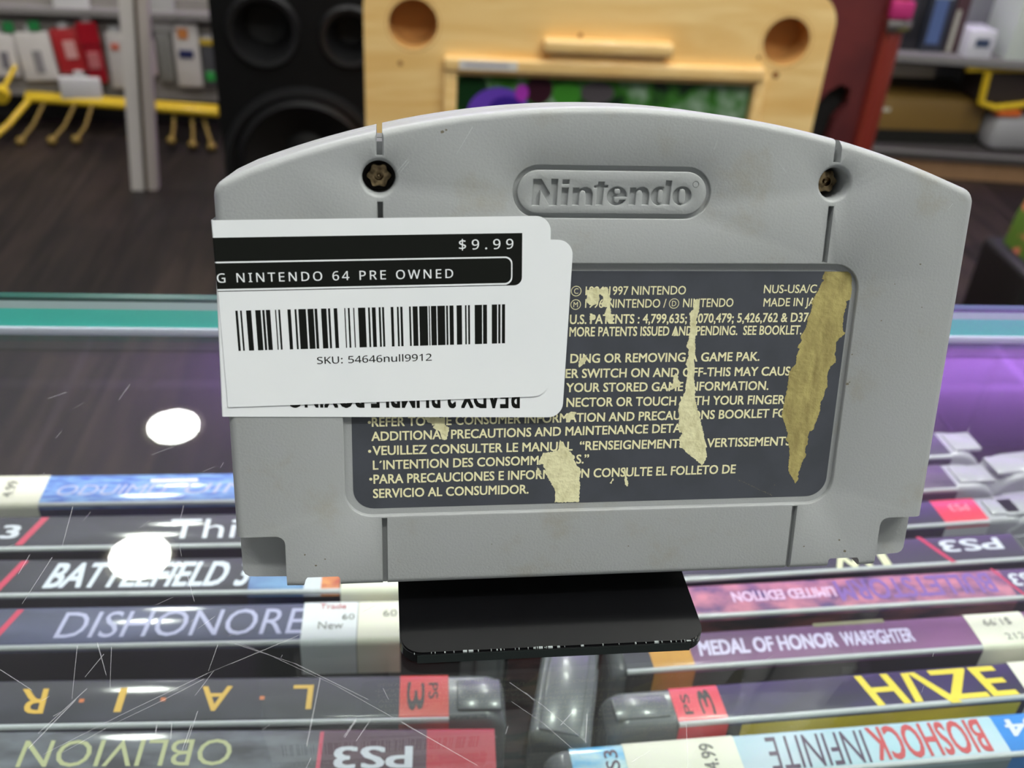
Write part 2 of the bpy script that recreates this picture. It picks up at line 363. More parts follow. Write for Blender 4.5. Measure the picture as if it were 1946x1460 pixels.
DATA = json.loads(r'''{"tears_pale":[[[14.17,10.36],[14.55,10.71],[14.97,10.59],[14.95,9.42],[15.09,9.19],[14.94,8.25],[14.69,6.95],[14.9,5.88],[14.82,4.69],[14.89,3.13],[15.0,2.52],[14.9,1.56],[14.86,0.59],[15.14,-0.65],[15.12,-2.32],[15.51,-4.02],[15.56,-5.71],[16.13,-7.43],[16.57,-8.64],[17.04,-10.21],[17.49,-11.61],[18.02,-13.72],[18.46,-15.85],[17.84,-17.61],[16.35,-16.15],[15.09,-15.24],[14.35,-14.52],[13.72,-13.98],[13.52,-12.57],[13.96,-11.71],[13.22,-10.83],[13.25,-9.1],[12.97,-7.72],[13.05,-6.53],[13.81,-4.67],[13.97,-2.48],[13.9,-0.63],[14.12,-0.62],[13.53,-0.0],[13.9,1.33],[13.87,2.41],[13.45,3.14],[13.71,4.45],[13.82,6.0],[13.67,7.78],[13.49,8.49],[14.05,8.95]],[[-6.24,-12.41],[-5.79,-13.02],[-5.04,-13.93],[-3.99,-15.16],[-3.79,-16.37],[-2.89,-17.3],[-2.58,-17.91],[-2.81,-19.13],[-2.61,-20.2],[-2.61,-21.9],[-2.68,-23.44],[-6.65,-23.42],[-6.64,-21.78],[-7.05,-20.54],[-7.81,-19.3],[-8.44,-17.76],[-8.91,-16.54],[-9.69,-16.52],[-9.36,-15.63],[-8.98,-14.59],[-7.57,-14.47],[-6.3,-14.2],[-6.41,-13.3]],[[-9.89,-16.82],[-9.44,-17.43],[-8.91,-18.43],[-9.7,-18.18]],[[-3.27,12.35],[-2.8,12.12],[-1.9,12.52],[-1.33,12.47],[-1.08,12.24],[-0.41,12.58],[0.16,12.58],[0.31,12.01],[0.59,11.09],[0.95,10.74],[0.65,9.93],[0.81,9.23],[0.98,8.3],[1.35,7.83],[1.28,7.02],[0.6,6.79],[0.21,7.49],[-0.07,8.31],[0.22,9.47],[-0.48,9.47],[-0.73,9.82],[-0.44,10.86],[-0.81,11.43],[-1.15,11.32],[-1.0,10.63],[-1.42,9.94],[-2.1,9.59],[-2.69,9.94],[-3.17,10.4],[-2.97,11.09]],[[-28.04,-8.23],[-24.85,-8.29],[-24.78,-9.23],[-24.84,-9.52],[-24.09,-9.97],[-24.22,-10.69],[-24.49,-12.0],[-25.17,-11.99],[-25.45,-11.4],[-25.59,-10.67],[-26.68,-9.92],[-26.41,-9.49],[-27.5,-9.03]],[[12.01,-1.36],[12.54,-1.98],[12.59,-2.59],[13.16,-2.97],[12.92,-3.7],[12.09,-3.94],[11.27,-4.3],[10.53,-4.04],[11.48,-3.81],[11.77,-2.83],[11.7,-1.97]],[[-3.81,0.75],[-2.52,1.87],[-2.79,0.26],[-3.76,-0.27]],[[-5.57,-8.47],[-4.66,-7.62],[-3.82,-7.76],[-4.14,-8.62],[-5.17,-9.47]],[[4.56,-17.94],[4.92,-17.8],[5.07,-19.03],[5.52,-20.43],[5.33,-20.89],[4.94,-20.57],[4.78,-19.18]],[[2.83,-19.35],[2.99,-19.59],[2.6,-20.35],[2.33,-20.19]],[[-2.41,8.43],[-2.09,8.43],[-1.54,7.79],[-1.98,7.38],[-2.29,6.68]],[[11.47,6.37],[11.86,5.18],[12.14,4.7],[11.13,4.71]]],"tear_gold":[[35.35,15.55],[34.99,15.08],[34.85,14.54],[34.65,13.94],[35.02,13.74],[34.57,12.93],[34.16,11.71],[33.59,10.63],[33.41,9.81],[33.64,9.67],[33.44,8.44],[33.12,7.62],[33.02,6.1],[32.7,5.27],[32.23,4.44],[32.51,3.88],[32.22,3.32],[31.95,2.62],[32.32,2.48],[31.9,1.22],[32.04,0.09],[31.55,-0.61],[31.2,-1.32],[31.1,-1.17],[30.98,-2.35],[31.02,-4.23],[30.83,-5.61],[30.69,-7.33],[30.54,-9.07],[31.17,-10.13],[31.53,-11.01],[32.02,-12.26],[31.69,-13.13],[32.27,-13.68],[32.56,-14.75],[32.73,-16.19],[32.72,-17.63],[32.86,-18.89],[33.69,-20.0],[34.35,-21.12],[34.71,-20.4],[34.67,-19.3],[35.0,-17.68],[35.6,-16.08],[35.3,-14.99],[35.69,-13.93],[35.54,-12.68],[35.7,-11.8],[36.44,-11.46],[36.57,-10.41],[37.03,-8.48],[37.0,-6.91],[37.46,-5.71],[37.46,-5.01],[37.84,-3.99],[37.61,-2.78],[37.75,-1.11],[37.96,-0.54],[38.75,0.02],[38.64,0.87],[38.37,1.3],[38.46,2.29],[38.37,3.55],[38.79,4.11],[39.31,4.53],[39.73,5.08],[39.36,5.22],[39.1,6.06],[39.03,7.73],[39.34,9.65],[39.12,10.2],[39.79,10.47],[39.87,11.98],[39.7,13.74],[39.36,14.68],[38.73,15.22],[37.85,15.55]],"label_text":[["1996,1997 NINTENDO",-3.27,11.33,12.66,11.42,1.33],["1996 NINTENDO /",-3.23,9.33,9.66,9.33,1.34],["NINTENDO",12.36,9.37,20.52,9.42,1.35],["U.S. PATENTS : 4,799,635; 5,070,479; 5,426,762 & D37",-5.53,6.76,33.2,6.93,1.45],["MORE PATENTS ISSUED AND PENDING.  SEE BOOKLET.",-5.5,4.77,32.33,4.85,1.46],["NUS-USA/C",25.3,11.59,34.02,11.65,1.31],["MADE IN JA",25.47,9.43,34.07,9.53,1.32],["DING OR REMOVING A GAME PAK.",-5.17,0.45,25.77,0.51,1.44],["ER SWITCH ON AND OFF-THIS MAY CAUS",-5.82,-2.01,31.19,-2.03,1.45],["YOUR STORED GAME INFORMATION.",-5.63,-4.36,27.8,-4.45,1.46],["NECTOR OR TOUCH WITH YOUR FINGER",-5.48,-6.84,30.8,-6.9,1.48],["REFER TO THE CONSUMER INFORMATION AND PRECAUTIONS BOOKLET FO",-36.19,-9.59,31.39,-9.24,1.48],["ADDITIONAL PRECAUTIONS AND MAINTENANCE DETAILS",-36.3,-11.97,16.02,-11.52,1.48],["VEUILLEZ CONSULTER LE MANUAL  \u201cRENSEIGNEMENTS D'AVERTISSEMENTS",-36.14,-14.37,32.68,-14.21,1.5],["L\u00b4INTENTION DES CONSOMMATEURS.\u201d",-36.14,-16.84,-1.35,-16.58,1.5],["PARA PRECAUCIONES E INFORMACION CONSULTE EL FOLLETO DE",-36.08,-19.26,23.64,-19.0,1.53],["SERVICIO AL CONSUMIDOR.",-36.19,-21.72,-11.08,-21.65,1.52]],"bullets":[[-36.56,-8.88],[-36.6,-13.72],[-36.5,-18.47]],"circles":[[-4.73,11.96,"C"],[-4.71,9.84,"M"],[10.91,9.96,"D"]],"logo":[[[[-12.02,28.902],[-10.84,28.918],[-9.424,26.733],[-9.34,28.939],[-8.345,28.953],[-8.446,25.113],[-9.542,25.098],[-10.942,27.284],[-11.093,25.077],[-12.189,25.062]]],[[[-7.654,28.881],[-6.642,28.895],[-6.659,28.209],[-7.688,28.195]]],[[[-7.721,27.688],[-6.71,27.702],[-6.828,25.136],[-7.823,25.122]]],[[[-6.052,27.711],[-5.159,27.723],[-5.125,27.495],[-4.569,27.764],[-3.979,27.838],[-3.389,27.552],[-3.068,26.903],[-3.136,25.187],[-4.097,25.174],[-4.097,26.807],[-4.316,27.278],[-4.653,27.338],[-4.99,27.138],[-5.108,26.793],[-5.159,25.159],[-6.137,25.145]]],[[[-2.242,28.629],[-1.315,28.642],[-1.349,28.152],[-0.776,28.127],[-0.776,27.784],[-1.382,27.743],[-1.5,25.21],[-2.512,25.196],[-2.343,27.73],[-2.883,27.755],[-2.883,28.081],[-2.293,28.139]]],[[[2.107,26.452],[2.14,26.615],[2.09,26.924],[1.965,27.213],[1.773,27.468],[1.522,27.677],[1.226,27.828],[0.899,27.915],[0.559,27.932],[0.221,27.879],[-0.096,27.758],[-0.376,27.576],[-0.606,27.342],[-0.774,27.067],[-0.87,26.766],[-0.892,26.454],[-0.836,26.146],[-0.706,25.859],[-0.509,25.607],[-0.255,25.402],[0.044,25.255],[0.372,25.173],[0.713,25.161],[1.05,25.219],[1.365,25.345],[1.642,25.531],[1.868,25.768],[2.031,26.045],[1.062,26.013],[0.961,25.652],[0.658,25.517],[0.32,25.676],[0.202,26.05],[0.185,26.425]],[[1.113,27.255],[1.104,27.131],[1.078,27.048],[1.034,26.981],[0.974,26.929],[0.897,26.89],[0.801,26.866],[0.658,26.857],[0.514,26.862],[0.418,26.883],[0.341,26.92],[0.281,26.971],[0.237,27.036],[0.211,27.119],[0.202,27.242],[0.211,27.366],[0.237,27.449],[0.281,27.516],[0.341,27.569],[0.418,27.607],[0.514,27.631],[0.658,27.64],[0.801,27.635],[0.897,27.614],[0.974,27.577],[1.034,27.526],[1.078,27.461],[1.104,27.378]]],[[[2.579,27.83],[3.473,27.843],[3.507,27.615],[4.063,27.884],[4.653,27.957],[5.243,27.671],[5.563,27.022],[5.496,25.307],[4.535,25.293],[4.535,26.927],[4.316,27.397],[3.979,27.458],[3.642,27.257],[3.524,26.913],[3.473,25.279],[2.495,25.265]]],[[[8.025,28.935],[8.952,28.915],[8.784,25.352],[7.941,25.34],[7.838,25.387],[7.561,25.291],[7.27,25.25],[6.978,25.268],[6.696,25.343],[6.436,25.472],[6.21,25.65],[6.027,25.87],[5.895,26.121],[5.818,26.395],[5.801,26.678],[5.844,26.96],[5.945,27.228],[6.099,27.472],[6.302,27.68],[6.543,27.845],[6.814,27.959],[7.101,28.018],[7.395,28.019],[7.681,27.962],[7.949,27.85]],[[7.705,26.562],[7.698,26.19],[7.677,25.981],[7.643,25.822],[7.595,25.701],[7.532,25.615],[7.449,25.563],[7.3,25.544],[7.151,25.559],[7.068,25.609],[7.005,25.693],[6.957,25.813],[6.923,25.971],[6.902,26.179],[6.895,26.551],[6.902,26.923],[6.923,27.132],[6.957,27.291],[7.005,27.412],[7.068,27.498],[7.151,27.55],[7.3,27.569],[7.449,27.554],[7.532,27.504],[7.595,27.42],[7.643,27.3],[7.677,27.142],[7.698,26.934]]],[[[12.122,26.705],[12.084,26.396],[11.975,26.101],[11.798,25.835],[11.563,25.612],[11.282,25.443],[10.968,25.336],[10.638,25.296],[10.308,25.326],[9.994,25.425],[9.713,25.586],[9.478,25.803],[9.301,26.064],[9.192,26.356],[9.154,26.664],[9.192,26.973],[9.301,27.268],[9.478,27.534],[9.713,27.757],[9.994,27.926],[10.308,28.033],[10.638,28.073],[10.968,28.043],[11.282,27.944],[11.563,27.783],[11.798,27.566],[11.975,27.305],[12.084,27.013]],[[11.144,26.642],[11.135,26.247],[11.11,26.024],[11.067,25.855],[11.007,25.726],[10.928,25.634],[10.824,25.578],[10.638,25.558],[10.452,25.573],[10.348,25.626],[10.269,25.716],[10.209,25.843],[10.166,26.011],[10.141,26.233],[10.132,26.628],[10.141,27.024],[10.166,27.247],[10.209,27.416],[10.269,27.545],[10.348,27.637],[10.452,27.693],[10.638,27.713],[10.824,27.698],[10.928,27.645],[11.007,27.555],[11.067,27.428],[11.11,27.26],[11.135,27.038]]]],"bars":[[-46.83,-46.49],[-46.15,-45.9],[-45.29,-44.55],[-43.97,-43.19],[-42.96,-42.63],[-42.44,-41.81],[-41.11,-40.95],[-40.64,-40.37],[-39.31,-38.83],[-38.28,-38.0],[-37.73,-36.63],[-36.39,-35.52],[-35.36,-34.97],[-34.41,-33.62],[-33.38,-33.07],[-32.56,-32.03],[-31.0,-30.84],[-30.47,-30.2],[-29.68,-29.52],[-28.97,-27.89],[-27.49,-27.22],[-26.93,-26.37],[-25.92,-25.63],[-25.41,-25.11],[-24.12,-23.72],[-23.2,-22.93],[-22.7,-22.36],[-21.39,-21.12],[-20.85,-20.1],[-19.87,-18.62],[-18.44,-18.28],[-18.1,-17.3],[-17.14,-16.0],[-15.82,-15.54],[-15.31,-14.7],[-14.24,-13.44],[-12.96,-12.73],[-12.5,-12.22],[-11.49,-10.38],[-10.22,-9.62],[-8.88,-8.07],[-7.89,-7.56],[-7.33,-6.85]],"scratches":[[-63.2,110.2,-57.1,106.0],[-52.9,114.9,-50.8,104.1],[-49.9,115.2,-46.9,108.6],[-47.5,114.3,-45.7,106.0],[-48.3,112.8,-50.0,108.3],[-30.9,114.3,-31.5,108.9],[-17.6,116.3,-31.5,108.5],[-31.5,108.5,-42.9,101.0],[-42.9,101.0,-52.1,94.5],[-31.9,107.4,-37.6,103.3],[-37.6,103.3,-43.6,99.4],[-43.6,99.4,-49.5,94.7],[-29.6,115.0,-18.2,110.0],[-18.2,110.0,-6.4,102.6],[-14.1,107.2,-15.1,94.7],[-30.7,108.9,-32.7,104.2],[-49.1,106.1,-53.9,98.1],[-50.2,104.0,-54.5,95.5],[-32.3,99.0,-32.8,94.4],[-31.8,101.3,-32.4,94.7],[-37.3,99.1,-37.1,96.5],[-35.2,99.4,-34.8,96.4],[-8.1,98.8,-9.6,95.8],[-28.2,110.3,-18.6,115.6],[-28.9,115.1,-22.8,112.1],[-22.8,112.1,-11.3,105.3],[-11.3,105.3,-1.2,98.2],[-1.2,98.2,9.8,90.3],[-14.0,106.9,-15.0,94.4],[-8.0,99.2,-9.8,95.9],[-5.8,99.1,-7.9,95.1],[-4.2,104.7,-3.3,102.5],[15.7,105.2,20.4,100.7],[20.4,100.7,26.5,93.5],[15.7,101.5,20.3,97.2],[20.3,97.2,25.5,90.9],[27.2,98.7,26.2,93.5],[18.1,103.1,19.3,101.4],[42.3,96.3,40.8,88.7],[-66.6,135.8,-67.0,131.0],[-62.6,135.1,-64.2,124.0],[-41.6,138.4,-40.5,135.0],[-38.7,130.4,-36.3,123.9],[-42.7,148.8,-42.5,143.3],[-59.2,147.1,-59.9,144.6],[-62.8,148.6,-61.7,138.0],[-61.9,189.9,-62.9,183.7],[-74.5,186.7,-77.7,184.2],[-48.0,167.2,-51.9,164.4],[-37.4,161.9,-37.7,160.1]]}''')

# ================================================================ THE ROOM
def plank_floor():
    m = bpy.data.materials.new('dark_wood_planks'); m.use_nodes = True
    nt = m.node_tree; p = nt.nodes['Principled BSDF']
    tc = nt.nodes.new('ShaderNodeTexCoord'); mp = nt.nodes.new('ShaderNodeMapping')
    mp.inputs['Rotation'].default_value = (0, 0, math.radians(-90))
    br = nt.nodes.new('ShaderNodeTexBrick')
    br.inputs['Scale'].default_value = 1.0
    br.inputs['Brick Width'].default_value = 1.2; br.inputs['Row Height'].default_value = 0.15
    br.inputs['Mortar Size'].default_value = 0.003
    br.inputs['Color1'].default_value = srgb(50, 40, 34); br.inputs['Color2'].default_value = srgb(16, 12, 10); br.inputs['Mortar'].default_value = srgb(24, 20, 18)
    n = nt.nodes.new('ShaderNodeTexNoise'); n.inputs['Scale'].default_value = 3.0
    mp2 = nt.nodes.new('ShaderNodeMapping'); mp2.inputs['Scale'].default_value = (14, 1.2, 1)
    mx = nt.nodes.new('ShaderNodeMixRGB'); mx.blend_type = 'MULTIPLY'; mx.inputs[0].default_value = 0.75
    rp = nt.nodes.new('ShaderNodeValToRGB'); rp.color_ramp.elements[0].color = (0.22, 0.2, 0.2, 1); rp.color_ramp.elements[0].position = 0.36
    rp.color_ramp.elements[1].color = (1.35, 1.3, 1.25, 1); rp.color_ramp.elements[1].position = 0.68
    L = nt.links.new
    L(tc.outputs['Object'], mp.inputs['Vector']); L(mp.outputs['Vector'], br.inputs['Vector'])
    L(tc.outputs['Object'], mp2.inputs['Vector']); L(mp2.outputs['Vector'], n.inputs['Vector']); L(n.outputs['Fac'], rp.inputs['Fac'])
    L(br.outputs['Color'], mx.inputs[1]); L(rp.outputs['Color'], mx.inputs[2]); L(mx.outputs['Color'], p.inputs['Base Color'])
    p.inputs['Roughness'].default_value = 0.5
    return m
mb = MB(); mb.box(-2600, 3400, -2200, 3500, -1020, -1000, plank_floor()); struct(mb.build('floor', T=Matrix.Translation((0, 0, GZ))))
def ceiling_mat():
    m = mat('ceiling_tiles', srgb(176, 172, 168), 0.9)
    nt = m.node_tree; p = nt.nodes['Principled BSDF']
    tc = nt.nodes.new('ShaderNodeTexCoord'); br = nt.nodes.new('ShaderNodeTexBrick')
    br.offset = 0.0
    br.inputs['Scale'].default_value = 1.0; br.inputs['Brick Width'].default_value = 1.2; br.inputs['Row Height'].default_value = 0.61
    br.inputs['Mortar Size'].default_value = 0.014
    br.inputs['Color1'].default_value = srgb(200, 194, 192); br.inputs['Color2'].default_value = srgb(186, 180, 180); br.inputs['Mortar'].default_value = srgb(238, 232, 234)
    nt.links.new(tc.outputs['Object'], br.inputs['Vector']); nt.links.new(br.outputs['Color'], p.inputs['Base Color'])
    return m
mb = MB(); mb.box(-2600, 3400, -2200, 3500, 1900, 1920, ceiling_mat()); struct(mb.build('ceiling', T=Matrix.Translation((0, 0, GZ))))
wallm = mat('painted_wall', srgb(168, 166, 170), 0.8, noise=(2.0, srgb(160, 158, 162), 0.3, 0.7))
mb = MB(); mb.box(-2600, 3400, 3340, 3500, -1000, 1900, wallm); struct(mb.build('wall_back', T=Matrix.Translation((0, 0, GZ))))
mb = MB(); mb.box(-2640, -2600, -2200, 3500, -1000, 1900, wallm); struct(mb.build('wall_left', T=Matrix.Translation((0, 0, GZ))))
mb = MB(); mb.box(3400, 3440, -2200, 3500, -1000, 1900, wallm); struct(mb.build('wall_right', T=Matrix.Translation((0, 0, GZ))))

# ceiling downlights; the unseen ones labelled added brighten the counter and wooden board
whitem = mat('white_enamel', srgb(225, 222, 214), 0.4)
lampm = mat('lit_lamp_lens', (1, 1, 1, 1), emit=((0.99, 1.0, 0.93, 1), 210.0))
warmring = mat('lit_lamp_rim', (1, 0.95, 0.8, 1), 0.4, emit=((1.0, 0.93, 0.72, 1), 1.5))
LB = (('nearer of the two lamps over the glass at the left', -765, 2166), ('farther of the two lamps over the glass at the left', -793, 2793),
      ('over the middle of the shop', 460, 2166), ('over the wooden board', 470, 2800), ('added unseen above the counter, right of the camera', 820, 0),
      ('added unseen above the aisle, well right of the counter', 2000, 400), ('added unseen behind the counter, to its right', 1400, -550), ('added unseen between the counter and the wooden board, left', -120, 1060), ('added unseen between the counter and the wooden board, right', 720, 1060), ('over the aisle right of the counter', 1900, 1500), ('over the aisle left of the counter', -1900, 1500))
for k, (w_, x, y) in enumerate(LB):
    e = empty('ceiling_downlight', 'round recessed white ceiling downlight ' + w_, 'ceiling light', at(x, y, 1900), 'ceiling downlights')
    mb = MB(); mb.lathe([(78, 4), (78, -3), (82, -6), (96, -5), (98, 0)], warmring, axis='z'); mb.build('trim_ring', e, smooth=40)
    mb = MB(); mb.lathe([(0.5, -2.0), (79, -2.0)], lampm, axis='z'); mb.build('lens', e)

ls = empty('added_purple_strip', 'added unseen purple light strip in a white channel, high on the back wall', 'light strip', at(1340, 3295, 1490))  # made-up fitting around the added purple light
mb = MB(); mb.box(-1860, 1860, -75, 45, 0, 8, whitem); mb.box(-1860, 1860, -75, -69, 8, 26, whitem); mb.build('added_channel', ls)
mb = MB(); mb.box(-1850, 1850, -60, -30, 8, 20, mat('added_purple_lens', (0.4, 0.2, 0.8, 1), 0.4, emit=((0.52, 0.22, 1.0, 1), 3.0))); mb.build('lens', ls)
sl = empty('added_strip_light', 'added unseen white linear strip light on the ceiling above the front of the counter', 'ceiling light', at(300, -330, 1840))  # unseen strip light added for edge highlights and overhead shading
mb = MB(); mb.box(-1300, 1300, -62, 62, 22, 60, whitem, 4, 2); mb.build('added_housing', sl)
mb = MB(); mb.box(-1290, 1290, -48, 48, 6, 22, mat('lit_strip_diffuser', (1, 1, 1, 1), emit=((0.99, 1.0, 0.95, 1), 44.0)), 6, 2); mb.build('diffuser', sl)
# ================================================================ DISPLAY COUNTER
counter = empty('display_counter', 'glass-topped display counter with teal glass edge, full of game cases', 'display counter', at(0, 60, -1000))
CT = Matrix.Translation((0, -0.06, 1.0))
glassm = glass_mat('clear_glass', (0.93, 0.965, 0.95, 1))
scrm = mat('glass_scratch', (0.8, 0.8, 0.85, 1), 0.5, alpha=0.20)
mb = MB()
mb.quad((-600, -300, 0), (600, -300, 0), (600, 229, 0), (-600, 229, 0), glassm)
mb.quad((-600, -300, -8), (600, -300, -8), (600, 229, -8), (-600, 229, -8), glassm)
for x0, y0, x1, y1 in DATA['scratches']:
    a, b = Vector((x0, y0)), Vector((x1, y1)); n = (b - a).orthogonal().normalized() * random.uniform(0.05, 0.11)
    mb.add([(a.x - n.x, a.y - n.y, 0.03), (a.x + n.x, a.y + n.y, 0.03), (b.x + n.x * .6, b.y + n.y * .6, 0.03), (b.x - n.x * .6, b.y - n.y * .6, 0.03)], [(0, 1, 2, 3)], scrm)
for k in range(110):
    x, y = random.uniform(-110, 150), random.uniform(75, 190); a = random.uniform(0.5, 1.4); l = random.uniform(0.5, 3.5); r = random.uniform(.03, .07)
    d = Vector((math.cos(a), math.sin(a))); n = d.orthogonal() * r
    mb.add([(x - n.x, y - n.y, 0.03), (x + n.x, y + n.y, 0.03), (x + d.x * l + n.x, y + d.y * l + n.y, 0.03), (x + d.x * l - n.x, y + d.y * l - n.y, 0.03)], [(0, 1, 2, 3)], scrm)
mb.build('glass_top', counter, CT)
teal = mat('teal_glass_edge', srgb(78, 222, 206), 0.12, coat=0.5)
tealL = mat('pale_ground_glass_edge', srgb(190, 212, 214), 0.35)
tealD = mat('dark_teal_glass_arris', srgb(8, 70, 60), 0.2)
lav = mat('brushed_edge_rail', srgb(232, 220, 245), 0.4)
mb = MB()
mb.box(-600, 600, 229.0, 231.4, -1.0, 0.02, tealD)
mb.box(-600, 600, 229.0, 231.4, -3.2, -1.0, tealL)
mb.box(-600, 600, 229.0, 231.4, -8.4, -3.2, teal)
o = mb.build('glass_edge', counter, CT); o['label'] = 'teal ground glass edge'
mb = MB(); mb.box(-600, 600, 228.0, 231.6, -10.6, -8.4, lav, 0.3); mb.build('edge_rail', counter, CT, smooth=40)
shelfm = mat('black_shelf', srgb(26, 24, 26), 0.5)
mb = MB(); mb.box(-590, 590, -300, 330, -232, -224, shelfm, 1); mb.build('shelf', counter, CT)
for x in (-600, 590):
    mb = MB(); mb.box(x, x + 10, -300, 330, -1000, -10.6, shelfm); mb.build('side_panel', counter, CT)
mb = MB(); mb.box(-600, 600, -310, -300, -1000, -8, shelfm); mb.build('front_panel', counter, CT)

# ================================================================ BLACK STAND
stand = empty('cartridge_stand', 'small glossy black bent acrylic stand holding up the grey cartridge', 'display stand', at(23.6, 110, 0, 1.9))
blk = mat('gloss_black_acrylic', srgb(9, 9, 11), 0.16, coat=0.3)
chip = mat('chipped_white_edge', srgb(150, 158, 158), 0.6)
edgem = mat('scuffed_black_edge', srgb(24, 32, 32), 0.5)
mb = MB()
P = rrect(-25.2, 25.2, 0, 46, (3.6, 3.6, 0.5, 0.5))
b = prism(P, 0.15, 2.5); bmesh.ops.bevel(b, geom=[e for e in b.edges if abs(e.verts[0].co.z - e.verts[1].co.z) < 1e-5], offset=0.25, segments=2, affect='EDGES')
mb.bm(b, blk)
for x in range(-230, 235, 3):           # worn flecks along the front upper edge
    if random.random() < .24:
        xx = x / 10; s = random.choice((.08, .12, .2, .6)) * random.uniform(.7, 1.3); hgt = random.uniform(.04, .22)
        mb.box(xx, xx + s, -0.04, 0.12 + hgt, 2.5 - hgt, 2.54, chip)
mb.build('base_plate', stand, smooth=35)
mb = MB(); mb.box(-22.5, 22.5, -0.06, 0.02, 0.3, 2.1, edgem); o = mb.build('scuffed_edge', stand)
# ================================================================ CARTRIDGE
CR = Matrix(((0.9995014, -0.008719, 0.0303463), (0.031574, 0.2760067, -0.960637), (0.0, 0.9611162, 0.2761444)))
CTt = mm(*(29.9751, 130.6179, 43.308))
CM = Matrix.Translation(CTt) @ CR.to_4x4()
base_l = Vector((0, -37, -9.5)) * 0.001
cart = empty('game_cartridge', 'grey plastic game cartridge, rear side with torn dark label, leaning on the black stand', 'game cartridge', CM @ Matrix.Translation(base_l))
KT = Matrix.Translation(-base_l)
# stand back rest, lying along the cartridge's far side
Minv = stand.matrix_world.inverted() @ CM
mb = MB(); b = prism(rrect(-21, 21, -36.0, 24, (0.5, 0.5, 3, 3)), -22.0, -19.5); mb.bm(b, blk)
mb.build('back_rest', stand, Minv, smooth=35)

def plastic():
    m = mat('grey_moulded_plastic', srgb(154, 157, 157), 0.42, spec=0.45, bump=(2600, 0.22, 0.0002))
    nt = m.node_tree; p = nt.nodes['Principled BSDF']
    tc = nt.nodes.new('ShaderNodeTexCoord')
    n = nt.nodes.new('ShaderNodeTexNoise'); n.inputs['Scale'].default_value = 55; n.inputs['Detail'].default_value = 8; n.inputs['Roughness'].default_value = 0.65
    r = nt.nodes.new('ShaderNodeValToRGB')
    e = r.color_ramp.elements
    e[0].position = 0.30; e[0].color = srgb(146, 145, 137); e[1].position = 0.44; e[1].color = srgb(153, 156, 156)
    e2 = r.color_ramp.elements.new(0.8); e2.color = srgb(155, 158, 160)
    nt.links.new(tc.outputs['Object'], n.inputs['Vector']); nt.links.new(n.outputs['Fac'], r.inputs['Fac']); nt.links.new(r.outputs['Color'], p.inputs['Base Color'])
    return m
pl = plastic()
def arch(x): return -109.3 + math.sqrt(148.75 ** 2 - (x + 0.4) ** 2)
def outline():
    pts = []
    # bottom left, going counter-clockwise
    pts += [(-57.6, -35.5), (-57.3, -36.2), (-56.7, -36.6), (-55.8, -36.7)]
    for x in (-47, -30, -10, 10, 30, 47): pts.append((x, -37.0))
    pts += [(55.8, -36.7), (56.7, -36.6), (57.3, -36.2), (57.6, -35.5)]
    for y in (-27, -15, 0, 15): pts.append((57.75 + (y + 27) / 42 * 0.2, y))
    # upper right corner: fillet between side and arch
    rr = 2.6; cx = 58.0 - rr; cy = -109.3 + math.sqrt((148.75 - rr) ** 2 - (cx + 0.2) ** 2)
    a1 = math.degrees(math.atan2(cy + 109.3, cx))
    for k in range(7):
        t = math.radians(a1 * k / 6); pts.append((cx + rr * math.cos(t), cy + rr * math.sin(t)))
    for k in range(1, 40):
        x = 56.2 - 112.4 * k / 40
        if abs(x) < 55.6: pts.append((x, arch(x)))
    for k in range(7):
        t = math.radians(180 - a1 + a1 * k / 6); pts.append((-cx + rr * math.cos(t), cy + rr * math.sin(t)))
    for y in (15, 0, -15, -27): pts.append((-57.75 - (y + 27) / 42 * 0.2, y))
    return pts
OUT = outline()
def ring_side(mb, m, stages):
    """stages = [(inset, z)]: connect offset outlines"""
    L = [[(p[0], p[1], z) for p in (offset(OUT, -i) if i else OUT)] for i, z in stages]
    n = len(OUT)
    for a, b in zip(L, L[1:]):
        for k in range(n): mb.quad(a[k], a[(k + 1) % n], b[(k + 1) % n], b[k], m)
    return L
RR = 1.25
prof = [(RR * (1 - math.sin(math.radians(t))), -RR * (1 - math.cos(math.radians(t)))) for t in (0, 18, 36, 54, 72, 90)]
# --- rear shell with engraved logo, label recess and screw wells
pits = []                 # (loops, depth, chamfer)
pits.append(([rrect(-40.56, 40.56, -24.56, 16.27, 4.2, 8)], 0.78, 0.22))
for s in (-1, 1): pits.append(([circ(s * 34.57, 28.81, 2.42)], 6.2, 0.52))
pill = lambda r: rrect(-15.19 + r, 15.19 - r, 27.07 - 3.98 + r, 27.07 + 3.98 - r, 3.97 - r, 10)
pits.append(([pill(0.12), pill(0.80)], 0.60, 0.14))
for L in DATA['logo']: pits.append((L, 0.55, 0.09))
pits.append(([circ(12.62, 28.45, .50, 18), circ(12.62, 28.45, .41, 18)], 0.12, 0.0))
v, f = text_geo('R')
mb = MB()
faceloops = [offset(OUT, -RR)]
exp = []
for loops, d, c in pits:
    E_ = [offset(loops[0], c)] + [offset(L, -c) for L in loops[1:]] if c else loops
    exp.append(E_)
V, F = cdt(faceloops + [L for E_ in exp for L in E_])
keep = []
for t in F:
    c = sum((V[i] for i in t), Vector((0, 0))) / len(t)
    if inside(c, faceloops) and not any(inside(c, E_) for E_ in exp): keep.append(t)
mb.add([(p.x, p.y, 0) for p in V], keep, pl)
